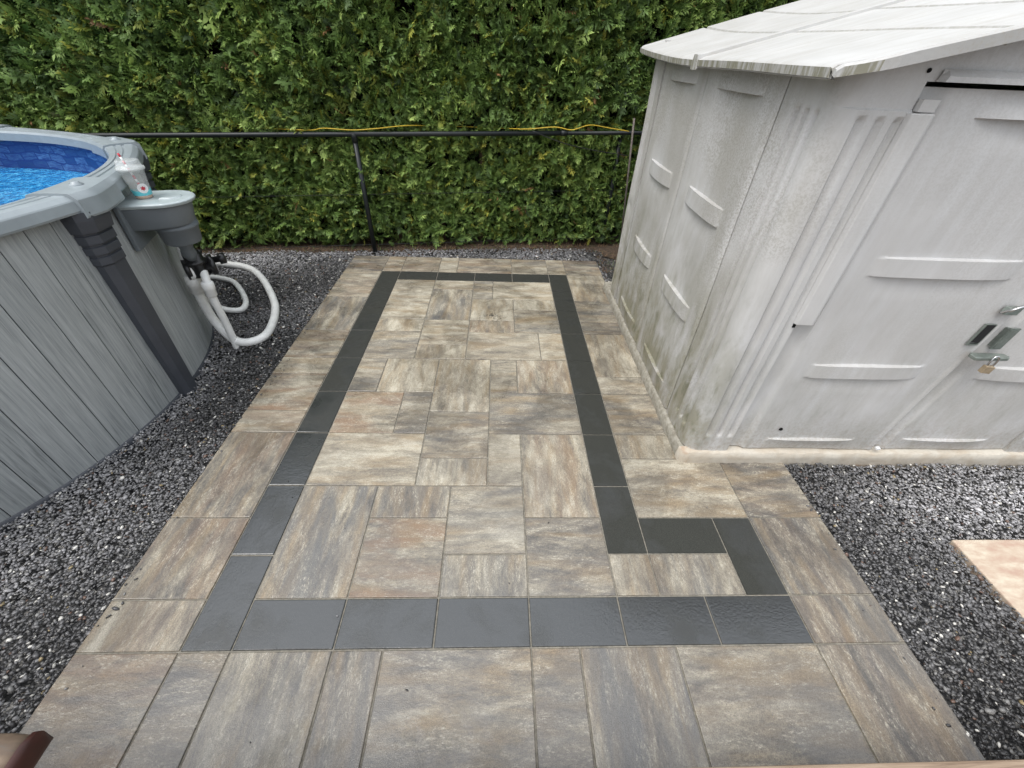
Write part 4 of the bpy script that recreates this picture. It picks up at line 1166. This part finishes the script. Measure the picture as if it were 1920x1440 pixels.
# roof
def roof_sheet(name, y0, y1, side):
    V = []; F = []
    ys = list(np.linspace(y0, y1, 16)); xs = [11.38, 11.42, 11.5, 12.3, 13.0, 13.56, 13.60, 13.67, 13.71, 14.5, 15.42, 15.46, 15.53, 15.57, 16.5, 17.43]
    def zt(x, y):
        z = 9.45 + (.225 + .04*min(1, max(0, (y-4.5)/6)))*(x - 11.4) + .27*max(0, (y-10.6)/5.8)**2
        if 13.58 < x < 13.69 or 15.44 < x < 15.55: z -= .07
        if x < 11.45: z -= .05 if x < 11.4 else .012
        return z + .006*math.sin(y*1.1 + x)
    prof = lambda y: [(11.46, zt(11.42, y) - .19)] + [(11.36, zt(11.42, y) - .16), (11.35, zt(11.42, y) - .03)] + [(x, zt(x, y)) for x in xs]
    n = len(prof(y0))
    def yc(x, y):
        d_ = max(0, 11.95 - x) * .55
        return max(y, 4.55 + d_) if y < 10 else min(y, 16.42 - d_*.6)
    for y in ys:
        for x, z in prof(y): V.append((x if side < 0 else 34.9 - x, yc(x, y), z))
    for i in range(len(ys)-1):
        for k in range(n-1):
            q = (i*n+k, i*n+k+1, (i+1)*n+k+1, (i+1)*n+k); F.append(q[::-1] if side < 0 else q)
    # underside and gable skirts
    b0 = len(V)
    for y in ys:
        for x, z in prof(y)[3:]: V.append((x if side < 0 else 34.9 - x, yc(x, y), z - .13))
    m_ = n - 3
    for i in range(len(ys)-1):
        for k in range(m_-1):
            q = (b0+i*m_+k, b0+(i+1)*m_+k, b0+(i+1)*m_+k+1, b0+i*m_+k+1); F.append(q[::-1] if side < 0 else q)
        q = (i*n, (i+1)*n, b0+(i+1)*m_, b0+i*m_); F.append(q)
    for e in (0, len(ys)-1):
        for k in range(m_-1): 
            q = (e*n+3+k, e*n+4+k, b0+e*m_+k+1, b0+e*m_+k); F.append(q if e else q[::-1])
        q = (e*n, e*n+1, e*n+2, e*n+3, b0+e*m_); F.append(q)
    return autosmooth(mk(name, V, F, M['roof'], shed, loc=SB), 30)
rf1 = roof_sheet('roof_panel', 4.55, 10.55, -1); rf2 = roof_sheet('roof_panel', 10.57, 16.42, -1)
roof_sheet('roof_panel', 4.55, 10.55, 1); roof_sheet('roof_panel', 10.57, 16.42, 1)
V = []; F = []
for x in (11.33, 11.335, 11.5, 13.6, 15.5, 17.44):
    z = 9.45 + .265*(max(x, 11.4) - 11.4)
    zb_ = z - .12 if x > 11.4 else z - .25
    zt_ = z + .07 if x > 11.332 else z + .0
    V += [(x, 10.38, zb_), (x, 10.42, zt_ - .01), (x, 10.50, zt_), (x, 10.62, zt_), (x, 10.70, zt_ - .01), (x, 10.74, zb_)]
for i in range(5):
    for k in range(5): F.append((i*6+k, (i+1)*6+k, (i+1)*6+k+1, i*6+k+1)[::-1])
F.append((0,1,2,3,4,5))
mk('roof_rib', V, F, M['roof'], rf1, loc=SB)
# rain-side raised rake edge along the front gable
V = []; F = []
for x in [11.40] + list(np.linspace(11.47, 17.43, 30)):
    z = 9.45 + .225*(max(x, 11.42) - 11.4) - (.05 if x < 11.4 else 0) 
    yo = max(0, 11.95 - x) * .55
    if x < 11.45: z -= .05
    up_ = .03 * min(1, max(0, (x - 11.7)/.5)) - .012
    V += [(x, 4.49 + yo, z - .17 + (.05 if x < 11.45 else 0)), (x, 4.48 + yo, z - .03 + up_), (x, 4.51 + yo, z + up_), (x, 4.62 + yo, z + up_), (x, 4.66 + yo, z - .04)]
F.append((4,3,2,1,0))
for i in range(30):
    for k in range(4): F.append((i*5+k, (i+1)*5+k, (i+1)*5+k+1, i*5+k+1))
mk('rake_trim', V, F, M['roof'], rf1, loc=SB)

# door furniture
def rbox(name, c, hx, hy, hz, mat, parent, rot=0, bev=.015, loc=None):
    v, f = box_vf(-hx, hx, -hy, hy, -hz, hz); ca, sa = math.cos(rot), math.sin(rot)
    v = [(c[0] + x*ca - z*sa, c[1] + y, c[2] + x*sa + z*ca) for x, y, z in v]
    return bevel(mk(name, v, f, mat, parent, loc=loc or c), bev)
def pull(parent, x, z, hw, hh, lean):
    v = []; f = []
    def ring(hw_, hh_, y): return [(x - hw_ - lean*hh_, y, z - hh_), (x + hw_ - lean*hh_, y, z - hh_), (x + hw_ + lean*hh_, y, z + hh_), (x - hw_ + lean*hh_, y, z + hh_)]
    R_ = [ring(hw, hh, 5.0), ring(hw, hh, 4.955), ring(hw-.035, hh-.035, 4.955), ring(hw-.035, hh-.035, 5.10)]
    for r_ in R_: v += r_
    for i in range(3):
        for k in range(4): k2 = (k+1) % 4; f.append((i*4+k, i*4+k2, i*4+4+k2, i*4+4+k))
    h = mk('handle', v, f, M['metal'], parent, loc=SB)
    return h
def inset(h, x, z, hw, hh, lean, y, mat, name):
    v = [(x - hw - lean*hh, y, z - hh), (x + hw - lean*hh, y, z - hh), (x + hw + lean*hh, y, z + hh), (x - hw + lean*hh, y, z + hh)]
    v += [(a, y + .03, c) for a, b, c in v]
    f = [(0,1,2,3), (7,6,5,4), (0,4,5,1), (1,5,6,2), (2,6,7,3), (3,7,4,0)]
    mk(name, v, f, mat, h, loc=SB)
h1 = pull(d1, 17.74, 4.58, .135, .29, .10); inset(h1, 17.74, 4.62, .10, .24, .10, 4.945, M['black'], 'finger_well')
h2 = pull(d2, 18.42, 4.48, .125, .29, .10); inset(h2, 18.42, 4.48, .095, .25, .10, 4.94, M['metal'], 'pull_plate')
v, f = loft([[(17.74, 4.86, 4.02), (17.78, 4.72, 4.00), (18.62, 4.72, 4.0), (18.70, 4.80, 4.0), (18.66, 4.93, 4.0), (17.80, 4.93, 4.02)], [(17.74, 4.86, 4.11), (17.78, 4.72, 4.09), (18.62, 4.72, 4.09), (18.70, 4.80, 4.09), (18.66, 4.93, 4.09), (17.80, 4.93, 4.11)]])
hasp = mk('hasp', v, f, M['metal'], d2, loc=(18.2, 4.85, 4.05)); bevel(hasp, .015)
v, f = loft([[(17.66, 4.97, 5.18), (17.98, 4.97, 5.18), (17.98, 4.84, 5.18), (17.70, 4.84, 5.18)], [(17.70, 4.97, 5.36), (18.04, 4.97, 5.36), (18.04, 4.86, 5.36), (17.74, 4.86, 5.36)]])
bevel(mk('latch', v, f, M['metal'], d1, loc=(17.8, 4.9, 5.3)), .015)
mk('latch_loop', *tube_vf(catmull([(17.66, 4.93, 5.20), (17.70, 4.80, 5.34), (17.86, 4.78, 5.44), (18.02, 4.80, 5.40), (18.08, 4.93, 5.34)], 5), .03, 8), M['steel'], d1, True, loc=(17.8, 4.9, 5.3))
lock = empty('padlock', (18.20, 4.66, 3.80), 'small brass padlock hanging from the hasp of the shed doors', 'padlock')
rbox('lock_body', (18.20, 4.66, 3.80), .12, .055, .10, M['brass'], lock, rot=-.12, loc=(18.20, 4.66, 3.80))
mk('shackle', *tube_vf(catmull([(18.13, 4.66, 3.86), (18.125, 4.665, 4.02), (18.15, 4.68, 4.13), (18.21, 4.68, 4.16), (18.27, 4.67, 4.12), (18.28, 4.66, 4.0), (18.27, 4.66, 3.88)], 5), .022, 8), M['steel'], lock, True, loc=(18.20, 4.66, 3.80))
rbox('bottom_bolt', (17.62, 4.93, .62), .06, .05, .035, M['white'], d2, bev=.01)
v, f = lathe_vf([(.055, 0), (.05, .02), (.0305, .025)], (14.37, 5.005, 1.32), 9, (0, -1, 0)); mk('door_hole_shade', v, f, M['dark'], d1, loc=SB)  # black disc on the door skin, painted shade instead of an opening
v, f = lathe_vf([(.035, 0), (.03, .02), (.01, .025)], (13.02, 4.985, 9.42), 8, (0, -1, 0)); mk('screw_hole_shade', v, f, M['dark'], gb, loc=SB)  # small black disc, its colour stands for the shade in a hole

# ------------------------------------------------------------------ deck under the camera
v, f = box_vf(-8, 24, -9, -2.20, -.3, 1.82)
deck = tag(mk('deck', v, f, M['wood'], loc=(6, -4, 0)), 'wooden deck at the near end of the patio', None, None, 'structure')
for i in range(6):
    o = mk('deck_board', *box_vf(-8, 24, -2.76 - .7*i, -2.10 - .7*i, 1.83, 2.0), M['wood'], deck, loc=(6, -2.4 - .7*i, 1.9)); bevel(o, .03)
hr = empty('handrail', (.6, -2.6, 2.0), 'worn tan wooden handrail with a dark maroon end at the near left corner', 'handrail')
V = []; F = []; prof = [(-2.95, 4.78), (-2.97, 4.92), (-2.90, 4.99), (-2.26, 5.0), (-2.17, 4.96), (-2.15, 4.90), (-2.17, 4.78)]
xs = [-8, -2, 1, 2.25, 2.36, 2.41, 2.44]; sc_ = [0, 0, 0, 0, .01, .035, .08]
for x, e in zip(xs, sc_):
    for y, z in prof: V.append((x, y + (e if y < -2.5 else -e), z - (e if z > 4.8 else -e)))
for i in range(len(xs)-1):
    for k in range(6): F.append((i*7+k, (i+1)*7+k, (i+1)*7+k+1, i*7+k+1)[::-1])
    F.append((i*7+6, (i+1)*7+6, (i+1)*7, i*7)[::-1])
F.append(tuple(6*7 + k for k in range(7)))
rc = autosmooth(mk('rail_cap', V, F, M['rustic'], hr, loc=(.6, -2.6, 2.0)), 60)
V = []; F = []
xs = [2.43, 2.465, 2.485, 2.49]; pad_ = [.012, .012, -.02, -.06]
for x, e in zip(xs, pad_):
    for y, z in prof: V.append((x, y - (e if y < -2.5 else -e), z + (e if z > 4.8 else -e) - .01))
for i in range(3):
    for k in range(6): F.append((i*7+k, (i+1)*7+k, (i+1)*7+k+1, i*7+k+1)[::-1])
    F.append((i*7+6, (i+1)*7+6, (i+1)*7, i*7)[::-1])
F.append(tuple(3*7 + k for k in range(7))); F.append(tuple(range(7))[::-1])
autosmooth(mk('end_cap', V, F, M['maroon'], hr, loc=(.6, -2.6, 2.0)), 60)
for x in (-6, .6): bevel(mk('post', *box_vf(x-.22, x+.22, -2.78, -2.34, 2.0, 4.78), M['wood'], hr, loc=(.6, -2.6, 2.0)), .03)
